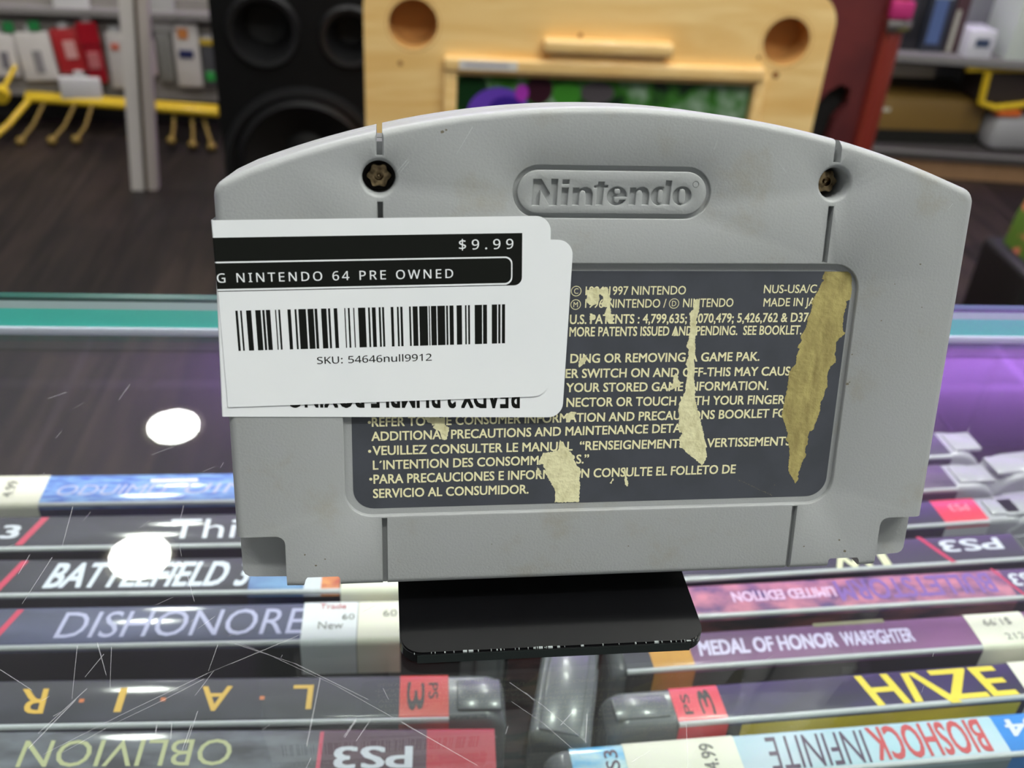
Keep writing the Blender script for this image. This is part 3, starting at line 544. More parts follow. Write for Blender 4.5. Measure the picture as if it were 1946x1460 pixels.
for (loops, d, c), E_ in zip(pits, exp):
    for L, E1 in zip(loops, E_):
        if sarea(L) < 0: L = L[::-1]
        if sarea(E1) < 0: E1 = E1[::-1]
        n = len(L)
        rows = [[(p[0], p[1], 0) for p in E1]]
        if c:
            mid = [((p[0] * .35 + q[0] * .65), (p[1] * .35 + q[1] * .65), -c * .35) for p, q in zip(E1, L)]
            rows += [mid, [(p[0], p[1], -c) for p in L]]
        rows.append([(p[0], p[1], -d) for p in L])
        for a, b in zip(rows, rows[1:]):
            for k in range(n): mb.quad(a[k], a[(k + 1) % n], b[(k + 1) % n], b[k], pl)
    v2, f2 = fill(loops)
    mb.add([(p.x, p.y, -d) for p in v2], f2, pl)
L = ring_side(mb, pl, prof + [(0, -5), (0, -9.1)])
v3, f3 = fill([OUT]); mb.add([(p.x, p.y, -9.1) for p in v3], f3, pl)
shell = mb.build('rear_shell', cart, KT, smooth=38)
def vee(x, y0, y1, wd, wt, depth):
    """groove cutter along Y, flaring at the surface"""
    prof = [(-wd, -depth), (wd, -depth), (wd, -0.35), (wt, 0.0), (wt, 1.0), (-wt, 1.0), (-wt, 0.0), (-wd, -0.35)]
    T = Matrix(((1, 0, 0, x), (0, 0, -1, y1), (0, 1, 0, 0), (0, 0, 0, 1)))
    return prism(prof, 0, y1 - y0, T)
cuts = []
for s in (-1, 1):
    cuts.append(vee(s * 34.43, 31.95, 42, 0.40, 0.62, 1.7))
    cuts.append(vee(s * 34.43, 16.6, 25.4, 0.36, 0.44, 1.5))
    cuts.append(vee(s * 34.43, -38, -24.95, 0.36, 0.46, 1.2))
    cuts.append(prism([(s * 34.43 + a, b_) for a, b_ in ((-.40, arch(34.43) - 1.5), (.40, arch(34.43) - 1.5), (.55, 42), (-.55, 42))], -9.2, 1))
    q = rrect(50.2, 62, -42, -27.65, (0, 0, 0, 1.5)); q = [(s * a, b_) for a, b_ in q]
    cuts.append(prism(q if s > 0 else q[::-1], -4.0, 1))
    q = [(41.6, -38), (41.7, -35.4), (42.0, -35.1), (46.9, -35.1), (47.2, -35.5), (47.7, -37.2), (47.8, -38)]; q = [(s * a, b_) for a, b_ in q]
    cuts.append(prism(q if s < 0 else q[::-1], -9.2, 1))
    q = [(49.2, -38), (49.2, -37.2), (49.9, -36.9), (50.3, -36.2), (51, -36.2), (51, -38)]; q = [(s * a, b_) for a, b_ in q]
bpy.context.view_layer.update()
boolean_cut(shell, cuts, 38)
scr = mat('pale_plastic_scratch', srgb(196, 199, 203), 0.5); dirt = mat('brown_grime_speck', srgb(104, 98, 82), 0.8)
mb = MB()
for x0, y0, x1, y1, wd in ((-23.4, 32.3, -21.1, 36.2, .05), (-32.0, 29.6, -30.5, 31.4, .05), (-31.7, 29.4, -30.2, 31.2, .04), (53.6, 25.0, 54.3, 26.0, .06), (24.0, 33.2, 26.6, 30.4, .03), (-34.9, 22.9, -36.5, 21.0, .03), (15.4, 35.0, 15.0, 33.6, .04)):
    d = Vector((x1 - x0, y1 - y0)); nn = d.orthogonal().normalized() * wd / 2
    mb.add([(x0 - nn.x * .3, y0 - nn.y * .3, .006), (x0 + nn.x * .3, y0 + nn.y * .3, .006), (x1 + nn.x, y1 + nn.y, .006), (x1 - nn.x, y1 - nn.y, .006)], [(0, 1, 2, 3)], scr)
o = mb.build('scratch', cart, KT); o['kind'] = 'stuff'
mb = MB()
for x, y, r in ((-25.5, 35.4, .28), (-24.9, 35.7, .18), (41.0, 1.6, .14), (40.9, -3.4, .26), (41.2, -3.1, .14), (-45.5, -33.0, .2), (-44.0, -31.9, .14), (-47.2, -31.0, .16), (45.2, 7.2, .12), (46.6, 13.2, .12), (50.4, 16.4, .16), (51.8, 9.4, .12), (36.9, -32.6, .16), (43.2, -31.6, .18), (44.4, -33.8, .3), (-55.1, 22.4, .16), (30.4, -21.0, .1), (6.0, -31.4, .12), (-17.0, -30.2, .1)):
    P_ = [(x + q[0] * random.uniform(.6, 1.3), y + q[1] * random.uniform(.5, 1.1)) for q in circ(0, 0, r, 11)]
    mb.fan(P_, .005, dirt)
o = mb.build('grime', cart, KT); o['kind'] = 'stuff'
# --- far shell
mb = MB()
L = ring_side(mb, pl, [(0.35, -9.1), (0.12, -9.35), (0, -9.7), (0, -17.4), (0.35, -18.3), (1.2, -19.0)])
v3, f3 = fill([[(p[0], p[1]) for p in L[0]]]); mb.add([(p.x, p.y, -9.1) for p in v3], f3, pl)
v3, f3 = fill([[(p[0], p[1]) for p in L[-1]]]); mb.add([(p.x, p.y, -19.0) for p in v3], f3, pl)
far = mb.build('far_shell', cart, KT, smooth=38)
bpy.context.view_layer.update()
cuts = []
for s in (-1, 1):
    q = [(41.6, -38), (41.7, -35.4), (42.0, -35.1), (46.9, -35.1), (47.2, -35.5), (47.7, -37.2), (47.8, -38)]; q = [(s * a, b_) for a, b_ in q]
    cuts.append(prism(q if s < 0 else q[::-1], -19.2, -9))
cuts.append(prism([(-34.43 + a, b_) for a, b_ in ((-.40, arch(-34.43) - 1.6), (.40, arch(-34.43) - 1.6), (.6, 42), (-.6, 42))], -19.5, -9))
boolean_cut(far, cuts, 38)
# --- screws
brass = mat('aged_brass', srgb(168, 146, 112), 0.25, metal=1.0, noise=(900, srgb(70, 55, 38), 0.4, 0.7))
for s in (-1, 1):
    mb = MB(); n = 48; prof = []
    lob = [1.56 + 0.17 * math.cos(6 * 2 * math.pi * k / n) for k in range(n)]
    rows = []
    for r, z in ((1.12, -6.2), (1.12, -3.7), (1.02, -3.3), (0.70, -3.1), (0.62, -3.9), (0.30, -3.9), (0.27, -3.3), (0.12, -3.2)):
        rows.append([(s * 34.57 + r * (lob[k] if r > .9 else 1) * math.cos(2 * math.pi * k / n), 28.81 + r * (lob[k] if r > .9 else 1) * math.sin(2 * math.pi * k / n), z) for k in range(n)])
    for a, b in zip(rows, rows[1:]):
        for k in range(n): mb.quad(a[k], a[(k + 1) % n], b[(k + 1) % n], b[k], brass)
    mb.add(rows[-1], [tuple(range(n))], brass)
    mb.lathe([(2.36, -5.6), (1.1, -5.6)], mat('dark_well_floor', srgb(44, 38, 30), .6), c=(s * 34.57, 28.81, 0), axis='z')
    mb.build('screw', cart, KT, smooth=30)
# --- label with lettering and torn patches
slate = mat('slate_label_paper', srgb(62, 65, 72), 0.42, noise=(160, srgb(67, 70, 78), 0.4, 0.6))
cream = mat('cream_print', srgb(232, 227, 182), 0.5)
paleT = mat('torn_pale_paper', srgb(222, 218, 176), 0.9, noise=(900, srgb(196, 190, 146), 0.45, 0.75, (1, .6, 1)), bump=(1500, 0.5, 0.0003))
goldT = mat('torn_tan_paper', srgb(172, 160, 100), 0.9, noise=(420, srgb(138, 126, 76), 0.35, 0.7, (1.6, .5, 1)), bump=(1100, 0.6, 0.0003))
mb = MB(); lz = -0.78
LP = rrect(-39.3, 39.75, -23.55, 15.1, 3.3, 8)
b = prism(LP, lz, lz + 0.03); mb.bm(b, slate)
label = mb.build('rear_label', cart, KT)
mb = MB(); z = lz + 0.036
for t, x0, y0, x1, y1, cap in DATA['label_text']:
    bold = 0.020 if y0 < 9 else 0.010
    v, f = text_geo(t, bold); lo, hi = min(p.x for p in v), max(p.x for p in v); ch = cap_height()[0]
    sx = (x1 - x0) / (hi - lo); k = cap / ch; sl = (y1 - y0) / (x1 - x0)
    mb.add([(x0 + (p.x - lo) * sx, y0 + (p.x - lo) * sx * sl + p.y * k, z + p.z * .3) for p in v], f, cream)
for x, y in DATA['bullets']: mb.fan(circ(x, y, .26, 10), z, cream)
for x, y, ch in DATA['circles']:
    v, f = fill([circ(x, y, .82, 26), circ(x, y, .71, 26)]); mb.add([(p.x, p.y, z) for p in v], f, cream)
    put_text(mb, text_geo(ch), x - .34, x + .34, y - .42, y + .42, z, cream)
mb.build('lettering', label)
def ragged(poly, step, amp):
    out = []
    n = len(poly)
    for i in range(n):
        a = Vector(poly[i]); b = Vector(poly[(i + 1) % n]); d = (b - a).length
        k = max(1, int(d / step)); nn = (b - a).orthogonal().normalized() if d else Vector((0, 0))
        for j in range(k):
            p = a.lerp(b, j / k) + nn * random.uniform(-amp, amp) * (0.4 if j == 0 else 1)
            out.append((p.x, min(15.05, max(-23.5, p.y))))
    return out
for poly in DATA['tears_pale']:
    mb = MB(); R_ = ragged(poly, 0.16, 0.09)
    mb.fan(R_, z + 0.020, paleT); mb.build('torn_patch', label)
mb = MB(); mb.fan(ragged(DATA['tear_gold'], 0.2, 0.10), z + 0.026, goldT)
o = mb.build('torn_patch', label); o['label'] = 'wide tan torn strip'
mb = MB()
for x0, y0, x1, y1 in ((24.3, -20.2, 30.6, -23.3),):
    n = 26
    for k in range(n):
        t = k / n; x = x0 + (x1 - x0) * t; y = y0 + (y1 - y0) * t
        mb.fan(circ(x + random.uniform(-.06, .06), y + random.uniform(-.06, .06), random.uniform(.03, .1), 6), z + .002, mat('scratch_tan', srgb(120, 112, 92), .7))
mb.build('scratch', label)
# --- shop stickers wrapped round the cartridge's side
paper = mat('white_sticker_paper', srgb(236, 239, 241), 0.45, noise=(60, srgb(232, 236, 239), 0.3, 0.7))
ink = mat('black_thermal_ink', srgb(19, 21, 18), 0.55, spec=0.15)
a = math.radians(1.23)
ST = Matrix.Translation((-9.25, 23.6, 0)) @ Matrix.Rotation(a, 4, 'Z')
def sticker(name, T, w, h, rad, z, left_x, wrap=True):
    mb = MB()
    P = rrect(-w, 0, -h, 0, (0, rad, rad, 0), 8)
    b = prism(P, z - 0.05, z); mb.bm(b, paper, T)
    if wrap:    # carried round the rounded edge on to the side wall
        path = [(0, 0.0), (-0.12, -0.06), (-0.2, -0.25), (-0.2, -1.2), (0.0, -5.0), (0.0, -8.5)]
        for (d0, z0), (d1, z1) in zip(path, path[1:]):
            q = []
            for d, zz, yy in ((d0, z0, 0), (d1, z1, 0), (d1, z1, -h), (d0, z0, -h)):
                p = T @ Vector((-w, yy, 0)); q.append((p.x + d, p.y + d * math.sin(a), z + zz))
            mb.quad(*q, paper)
            if rad == 2.3 and z > 0.2:
                for ya, yb in ((-2.5, -6.02), (-6.18, -10.04), (-10.30, -10.42)):
                    q = []
                    for d, zz, yy in ((d0, z0, ya), (d1, z1, ya), (d1, z1, yb), (d0, z0, yb)):
                        p = T @ Vector((-w, yy, 0)); q.append((p.x + d - (.012 if d else 0), p.y + d * math.sin(a), z + zz + .008))
                    mb.quad(*q, ink)
    return mb.build(name, cart, KT, smooth=40)
ST2 = Matrix.Translation((-5.66, 19.95, 0)) @ Matrix.Rotation(math.radians(-1.15), 4, 'Z')
s2 = sticker('title_sticker', ST2, 52.3, 28.25, 2.3, 0.10, -58)
s2['label'] = 'lower white sticker, its print upside down'
s1 = sticker('price_sticker', ST, 49.0, 28.25, 2.3, 0.24, -58)
s1['label'] = 'upper white sticker with price and barcode'
def stz(p, zz): q = ST @ Vector((p[0], p[1], 0)); return (q.x, q.y, zz)
mb = MB(); z1 = 0.246
def onST(poly, m, zz): v, f = fill([poly]); mb.add([stz(p, zz) for p in v], f, m)
XL = -49.0
onST(rrect(XL, -4.3, -10.42, -2.5, (0, 1.2, 0.05, 0)), ink, z1)
fr = rrect(XL - .2, -5.75, -10.28, -5.98, (0, 1.1, 1.1, 0), 5)
v, f = fill([fr, rrect(XL - .2, -5.95, -10.02, -6.22, (0, .95, .95, 0), 5)]); mb.add([stz((max(p.x, XL), p.y), z1 + .004) for p in v], f, paper)
onST([(XL, -10.30), (-6.6, -10.30), (-6.9, -10.02), (XL, -10.02)], paper, z1 + .005)
capP = (0.714, 0.0)
def st_text(body, x0, x1, y0, y1, m, sp=0, zz=z1 + .006, fat=.016):
    v, f = print_geo(body, sp); lo, hi = min(p.x for p in v), max(p.x for p in v)
    for i, (dx, dy) in enumerate(((0, 0), (1, .6), (-1, -.6)) if fat else ((0, 0),)):
        mb.add([stz((x0 + (p.x - lo) / (hi - lo) * (x1 - x0) + dx * fat, y0 + (y1 - y0) * p.y / 0.714 + dy * fat), zz + i * .002) for p in v], f, m)
st_text('$9.99', -13.75, -5.65, -4.83, -3.0, paper, 230)
st_text('G NINTENDO 64 PRE OWNED', XL - .05, -14.7, -9.07, -7.40, paper, 130)
st_text('SKU: 54646null9912', -35.4, -18.15, -21.86, -20.50, ink, 0, z1 + .002)
for x0, x1 in DATA['bars']: onST([(x0, -19.45), (x1, -19.45), (x1, -13.3), (x0, -13.3)], ink, z1 + .002)
o = mb.build('sticker_print', s1); o['label'] = 'black price print and barcode'
mb = MB(); v, f = text_geo('READY 2 RUMBLE BOXING', 0.03); lo = min(p.x for p in v); hi = max(p.x for p in v)
v7, _ = text_geo('READY 2 RUMBLE', 0.03); w7 = max(p.x for p in v7) - lo
k = 23.2 / w7; ch = cap_height()[0]
pts = []
for p in v:
    x = -4.46 - (p.x - lo) * k; y = -30.05 + 3.6 * (1 - p.y / ch) + (p.x - lo) * k * 0.0416
    pts.append(stz((x, y), 0.107 + p.z))
mb.add(pts, f, ink)
o = mb.build('sticker_print', s2); o['label'] = 'upside-down black title print'

# ================================================================ GAME CASES UNDER THE GLASS
shellm = mat('clear_grey_case', srgb(120, 122, 126), 0.25, alpha=0.72, coat=0.2)
highlightm = mat('pale_highlight_bead', srgb(206, 208, 212), 0.3, alpha=0.80, coat=0.3)  # pale colour stands in for light caught on the spine edge
palem = mat('lit_pale_case', srgb(164, 164, 170), 0.3, alpha=0.96, coat=0.3)  # paler copy of the clear case, as if light reached its sides
def cover(name, c, c2=None, sc=90, st=(1, 3, 3)):
    return mat('cover_' + name, srgb(*c), 0.42, spec=0.35, coat=0.32, noise=(sc, srgb(*(c2 or c)), 0.35, 0.65, st))
whiteP = mat('silver_print', srgb(205, 208, 218), 0.3, coat=0.4)
creamS = mat('cream_price_sticker', srgb(226, 222, 206), 0.5)
greyT = mat('grey_sticker_print', srgb(120, 118, 114), 0.5)
redS = mat('red_cover_band', srgb(205, 62, 52), 0.3, coat=0.5)
stripeM = mat('crimson_stripe', srgb(190, 45, 80), 0.35)
blackP = mat('black_print', srgb(40, 26, 26), 0.4)
def game_case(label, org, yaw, segs, draw=(), stickers=(), T=None, z=-88.0, length=171.0, rough_end=6.0, body=None, with_highlight=True):
    """org: left end of the spine's centre line; segs = [(x0, x1, spine, front)] printed cover; the rest is bare clear case"""
    T = T or (15.2 if org[0] < 0 else 13.0)
    Mw = at(org[0], org[1], z, yaw) @ Matrix.Translation((length / 2000, 0, -0.135))
    e = empty('game_case', label, 'game case', Mw, 'game cases standing under the counter glass')
    CTm = Matrix.Translation((-length / 2000, 0, 0.135))
    mb = MB()
    body = body or shellm
    slab(mb, rrect(0, length, -135, 0, (3, 3, rough_end, rough_end), 6), -T / 2 + 0.1, T / 2 - 0.1, 1.9, body)
    x_lo, x_hi = (min(s[0] for s in segs), max(s[1] for s in segs)) if segs else (length, length)
    for c0, c1 in ((0, x_lo), (x_hi, length)):
        if c1 - c0 > 8:
            mb.box(c0 + 2.2, c1 - 1.5, -T / 2 + 2.6, T / 2 - 2.6, -1, 0.7, body, 0.6)
            mb.box(c0 + 4.5, c1 - 2.5, -T / 2 - 0.5, -T / 2 + 1, -60, -7, body, 0.4)
    mb.build('case_shell', e, CTm, smooth=35)
    if not segs: return e
    # printed cover wrapped over the spine
    path = [(-T / 2 - .15, -95), (-T / 2 - .15, -1.9)]
    for k in range(1, 6):
        t = math.radians(180 - 15 * k * 1.2); path.append((-T / 2 + 1.7 + 1.85 * math.cos(t), -1.7 + 1.85 * math.sin(t)))
    path += [(p[0] * -1, p[1]) for p in path[::-1]]
    mb = MB()
    for s in segs:
        x0, x1, sp, fr = s[:4]
        for k, (a_, b_) in enumerate(zip(path, path[1:])):
            mb.quad((x0, a_[0], a_[1]), (x1, a_[0], a_[1]), (x1, b_[0], b_[1]), (x0, b_[0], b_[1]), fr if k < 1 else sp)
    ins = mb.build('cover_sheet', e, CTm, smooth=50)
    if with_highlight:      # pale tube added as the highlight along the spine's near edge, broken under stickers
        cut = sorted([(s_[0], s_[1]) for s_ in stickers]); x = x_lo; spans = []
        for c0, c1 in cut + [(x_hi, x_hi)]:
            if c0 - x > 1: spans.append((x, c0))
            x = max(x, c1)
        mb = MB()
        for x0, x1 in spans: mb.tube([(x0, -T / 2 + .62, -.75), (x1, -T / 2 + .62, -.75)], 0.86, highlightm, 12)
        mb.build('highlight_bead', e, CTm, smooth=60)
    if draw:
        for d in draw:
            mb = MB(); nm = d(mb)
            mb.build(nm if isinstance(nm, str) else 'title_lettering', ins)
    for x0, x1, m, dr in stickers:
        mb = MB()
        p2 = [(-T / 2 - .35, -13)] + [(p[0] * 1.03, p[1] + .12) for p in path[1:-1]] + [(T / 2 + .35, -6)]
        for a_, b_ in zip(p2, p2[1:]):
            mb.quad((x0, a_[0], a_[1]), (x1, a_[0], a_[1]), (x1, b_[0], b_[1]), (x0, b_[0], b_[1]), m)
        for d in dr: d(mb)
        mb.build('price_sticker', e, CTm, smooth=50)
    return e
def tx(body, x0, x1, y0=-4.6, y1=4.6, m=None, flip=False, shear=0.0, bold=0.0, z=0.22):
    return lambda mb: put_text(mb, text_geo(body, bold), x0, x1, y0, y1, z, m or whiteP, flip, shear)
def tx90(body, xc, y0, y1, h, m=None, z=0.42, up=True):
    """lettering running across the spine"""
    def f(mb):
        v, fs = text_geo(body, 0.01); lo, hi = min(p.x for p in v), max(p.x for p in v); ch = cap_height()[0]
        s = 1 if up else -1
        mb.add([(xc - s * (p.y / ch - .5) * h, (y0 + y1) / 2 + s * ((p.x - lo) / (hi - lo) - .5) * (y1 - y0), z + p.z) for p in v], fs, m or greyT)
    return f
def bar(x0, x1, y0=-6.2, y1=6.2, m=None, sl=0.0, z=0.2):
    return lambda mb: mb.add([(x0 + sl * y0, y0, z), (x1 + sl * y0, y0, z), (x1 + sl * y1, y1, z), (x0 + sl * y1, y1, z)], [(0, 1, 2, 3)], m or stripeM) or 'printed_stripe'
def ps3(x0, x1, y0=-3.0, y1=3.0, m=None, flip=True, body='PS3'):
    return tx(body, x0, x1, y0, y1, m or whiteP, flip, 0.0, 0.02)
def frontbar(x0, x1, z0, z1, T=13.6, m=None):
    return lambda mb: mb.quad((x0, -T / 2 - .2, z0), (x1, -T / 2 - .2, z0), (x1, -T / 2 - .2, z1), (x0, -T / 2 - .2, z1), m)
dk = cover('charcoal', (44, 44, 52), (58, 58, 68), 40)
dkf = cover('black_front', (24, 23, 27), (34, 31, 34), 60)
navy = cover('navy_front', (24, 34, 80), (20, 22, 40), 30)
sky = cover('sky_blue', (66, 100, 186), (128, 168, 222), 160, (1, 4, 1))
bluew = cover('blue_steel', (70, 84, 140), (120, 160, 200), 40)
purp = cover('deep_purple', (56, 42, 92), (42, 36, 60), 25)
pinkp = cover('pink_purple', (196, 120, 140), (84, 60, 110), 110, (1, 1.6, 1))
brownp = cover('dusty_mauve', (104, 78, 104), (128, 80, 124), 14)
iceb = cover('ice_blue', (160, 196, 208), (186, 200, 212), 25)
icef = cover('ice_front', (96, 112, 118), (140, 160, 166), 30)
skyl = cover('bright_sky', (84, 170, 220), (200, 224, 226), 90)
azure = cover('azure', (36, 120, 200), (48, 132, 210), 40)
yellowf = cover('yellow_front', (232, 206, 36), (206, 172, 28), 16)
redb = redS
gold = mat('gold_print', srgb(214, 170, 60), 0.4)
goldr = mat('orange_dot_print', srgb(205, 110, 50), 0.4)
palegold = mat('pale_gold_print', srgb(176, 178, 132), 0.4)
yel = mat('yellow_print', srgb(232, 206, 60), 0.4)
redpr = mat('red_print', srgb(186, 70, 72), 0.4)
darkpr = mat('dark_plum_print', srgb(78, 58, 80), 0.4)
lavp = mat('lavender_print', srgb(168, 168, 200), 0.4)
violp = mat('violet_print', srgb(120, 86, 160), 0.4)
creampr = mat('cream_title_print', srgb(216, 214, 178), 0.4)
pinkpr = mat('pale_pink_print', srgb(214, 180, 214), 0.4)
pinkpr2 = mat('pale_lilac_print', srgb(206, 196, 226), .4)
def stickp(x0, x1, dr=(), m=None): return (x0, x1, m or creamS, dr)

# left row, farthest from the camera first
game_case('sky blue game case with a cream price sticker, farthest of the left row', (-140.1, 260.3), .89, [(4, 160, sky, navy)],
          [tx('ODUIMD', 26, 60, -3.4, 1.6, lavp, False, .3), tx('UIMPD', 66, 104, -3.4, 1.6, lavp, False, .3), bar(55, 70, 2.6, 4.2, mat('peach_flash', srgb(220, 205, 215), .3))],
          [stickp(-1, 22.6, [tx90('4.99', 12, -4, 4, 3.2)])])
game_case('charcoal game case with wide pale lettering, directly in front of the sky blue one', (-141.7, 240.2), .52, [(2, 160, dk, dkf)],
          [tx('3', 17.5, 23, -3, 2.6, whiteP, False, 0, .03), bar(25.4, 27.6, sl=.35), tx('Thief', 67.1, 101, -4.4, 4.4, whiteP)])
game_case('dark game case with slanted bold white capitals and a small blue patch', (-143.2, 221.2), -.13, [(2, 96, dk, dkf), (96, 112, bluew, navy), (112, 117, whiteP, dkf), (117, 122.4, cover('ember', (176, 70, 60), (220, 150, 90), 200), dkf), (122.4, 158, dk, dkf)],
          [bar(26.8, 28.8, sl=.35), tx('BATTLEFIELD 3', 38.0, 95.2, -4.8, 4.8, mat('ice_white_print', srgb(200, 206, 218), .35), False, .18, .03)],
          [stickp(122.8, 141, [tx90('212', 137, -3, 3, 2.4)])])
game_case('grey-blue game case with thin lavender capitals and two price stickers', (-143.8, 201.6), .03, [(2, 158, cover('slate_blue', (62, 66, 84), (84, 88, 116), 25), dkf)],
          [bar(32.4, 34.2, sl=.35), tx('DISHONORED', 47.1, 122.5, -4.6, 4.8, lavp, False, .12)],
          [(113.5, 128.8, mat('white_price_sticker', srgb(218, 220, 224), .45), [tx('Trade', 118, 125.5, 4.2, 6.2, redpr, z=.42), tx('60', 124.5, 128, 0, 2.2, greyT, z=.42), tx('New', 118, 125, -3.4, -.6, greyT, z=.42)]), stickp(129.0, 141, [tx('60', 136, 140, 1, 3.4, greyT, z=.42)])])
game_case('black game case with widely spaced upside-down gold letters and a red end band', (-145.5, 176.5), -.78, [(0, 142.8, dk, dkf), (142.8, 155.6, redS, redS)],
          [tx('R', 47.1, 53.6, -3.6, 4.0, gold, True, -.1, .01), tx('I', 70.8, 72.6, -3.6, 4.0, gold, True), tx('A', 91.6, 99.2, -3.6, 4.0, gold, True, 0, .01), tx('L', 115, 120.2, -3.6, 4.0, gold, True, 0, .01)]
          + [bar(x - .6, x + .6, -.4, .7, goldr) for x in (62, 82.3, 107.3)]
          + [tx90('PS', 151.6, -1.0, 4.2, 2.4, blackP, .22, False), tx90('3', 147.0, -4.6, 4.6, 4.4, blackP, .22, False)])
game_case('black game case with upside-down pale gold title and crimson end, nearest of the left row', (-149.2, 161.4), -1.55, [(0, 127, cover('ash_grey', (58, 58, 64), (108, 112, 120), 60), dkf), (127, 153.4, cover('wine', (92, 50, 68), (70, 40, 56), 12), dkf), (153.4, 170.6, cover('crimson', (166, 24, 44), (186, 34, 56), 20), redS)],
          [tx('OBLIVION', 55.6, 105.7, -3.2, 4.2, palegold, True), bar(126.6, 127.6), ps3(130.6, 150, -4.4, 1.6)])
# right row, farthest first
game_case('clear-ended game case at the very back of the right row', (42.0, 272.2), 4.6, [(0, 156, dk, dkf)], body=palem, T=15.5, rough_end=12)
game_case('clear-ended dark plum game case, second from the back of the right row', (37.8, 253.0), 4.6, [(0, 153.6, cover('plum', (58, 48, 70), (96, 84, 100), 60), cover('maroon_front', (70, 44, 56), (50, 36, 46), 30))], body=palem, T=14.5, rough_end=10)
game_case('game case with a red end label, behind the spine with silver letters and red stripe', (38.6, 235.1), 4.5, [(0, 139.8, purp, dkf), (139.8, 156, mat('bright_red_band', srgb(214, 52, 66), .3, coat=.5), mat('white_band', srgb(200, 200, 204), .4))],
          [tx('PS3', 145, 152, -.5, 2.8, mat('pink_print', srgb(236, 150, 160), .4), True)], body=palem)
game_case('dark game case with a red stripe and upside-down silver letters at its right end', (32.5, 218.9), 3.6, [(0, 166.4, cover('dusk', (58, 50, 74), (48, 44, 62), 20), dkf)],
          [tx('W', 100.3, 112.6, -5.6, .4, creampr, True, 0, .03), tx('I', 116, 118.8, -5.6, .4, creampr, True, 0, .03), bar(135.9, 137.6, sl=-.5), ps3(139.1, 160.4, -1.5, 3.6)])
game_case('pink and purple patterned game case with an upside-down violet title', (28.1, 204.0), 3.0, [(0, 157.8, pinkp, cover('pink_dark_front', (120, 70, 70), (40, 34, 40), 60)), (157.8, 171, cover('violet_end', (96, 70, 110), (80, 60, 96), 10), dkf)],
          [tx('LIMITED EDITION', 68.0, 100.7, -1.6, 2.2, pinkpr, True, 0, .03), tx('BULLETSTORM', 101.5, 153, -3.6, 4.4, violp, True, 0, .02), bar(157.6, 158.6, sl=-.4), ps3(159.4, 170.5, -1.6, 3.4)])
game_case('mauve game case with white capitals and a cream sticker at its right end', (55.0, 187.0), 3.18, [(4, 11.6, dk, dkf), (11.6, 23.4, cover('amber_band', (206, 150, 62), (190, 134, 50), 20), cover('amber_front', (196, 150, 60), (186, 140, 54), 20)), (23.4, 160, brownp, cover('green_black_front', (34, 40, 38), (48, 34, 36), 20))],
          [tx('MEDAL OF HONOR', 25.8, 67.0, -2.6, 2.4, pinkpr2, False, .1, .04), tx('WARFIGHTER', 68.6, 90.8, -2.6, 2.2, pinkpr2, False, .1, .04),
           bar(62.6, 84.6, 5.0, 6.4, mat('olive_tab', srgb(130, 126, 96), .5))],
          [stickp(110.0, 128.6, [tx('$1.99', 114.6, 123.6, 1, 3.6, greyT, True, z=.42), tx('212', 118.6, 124.6, -4.6, -2.2, greyT, z=.42)])])
game_case('dark purple game case with big yellow letters, red end label and yellow front', (51.0, 168.3), 3.32, [(18.6, 32.1, mat('coral_red_band', srgb(226, 66, 84), .3, coat=.5), mat('coral_red_band', srgb(226, 66, 84))), (32.1, 36.0, purp, dkf), (36.0, 116.6, purp, yellowf), (116.6, 160, purp, dkf)],
          [tx90('PS', 22.2, -3.4, 3.2, 2.2, blackP, .22), tx90('3', 27.6, -4, 4.2, 3.6, blackP, .22), tx('H', 74.2, 84.0, -5.2, 4.6, yel, False, -.25, .02), tx('ZE', 95.5, 116.0, -5.2, 4.6, yel, False, -.25, .02),
           bar(85.4, 87.6, -5.2, 4.6, yel, .02), lambda mb: mb.add([(87.4, 4.6, .22), (89.6, 4.6, .22), (98.4, -6.4, .22), (95.4, -6.4, .22)], [(0, 1, 2, 3)], yel)],
          [stickp(118.5, 134)], T=12.4)
game_case('pale blue game case with upside-down red and dark title, nearest of the right row', (33.8, 150.8), 3.05, [(6.4, 20.4, skyl, skyl), (20.4, 121.4, iceb, icef), (121.4, 160, azure, azure)],
          [tx90('PS3', 16.6, -4.4, 4.4, 3.4, darkpr, .22), tx('INFINITE', 56.6, 83.2, -5.2, 4.4, darkpr, True, .1), tx('BIOSHOCK', 84.8, 116.9, -4.8, 4.8, redpr, True, .05, .02), tx('PS4', 124, 140, -1, 4, whiteP, True, 0, .02)],
          [stickp(20.1, 49.4, [tx90('$4.99', 41.5, -6, 4, 3.6)])], T=12.8)
# far right row and the empty case between the rows
game_case('pale clear case end poking in at the far right, behind the other one', (207.2, 270.2), 8.4, [(24, 160, brownp, dkf)], body=palem, T=15, rough_end=12)
game_case('pale clear case end poking in at the far right, in front of the other one', (199.1, 247.7), 8.4, [(40, 160, dk, dkf)], body=palem, T=15, rough_end=12)
game_case('short empty clear case turned end-on between the left and right rows', (37.6, 159.5), 76.5, [], T=16.0, length=34.0, rough_end=3.0)

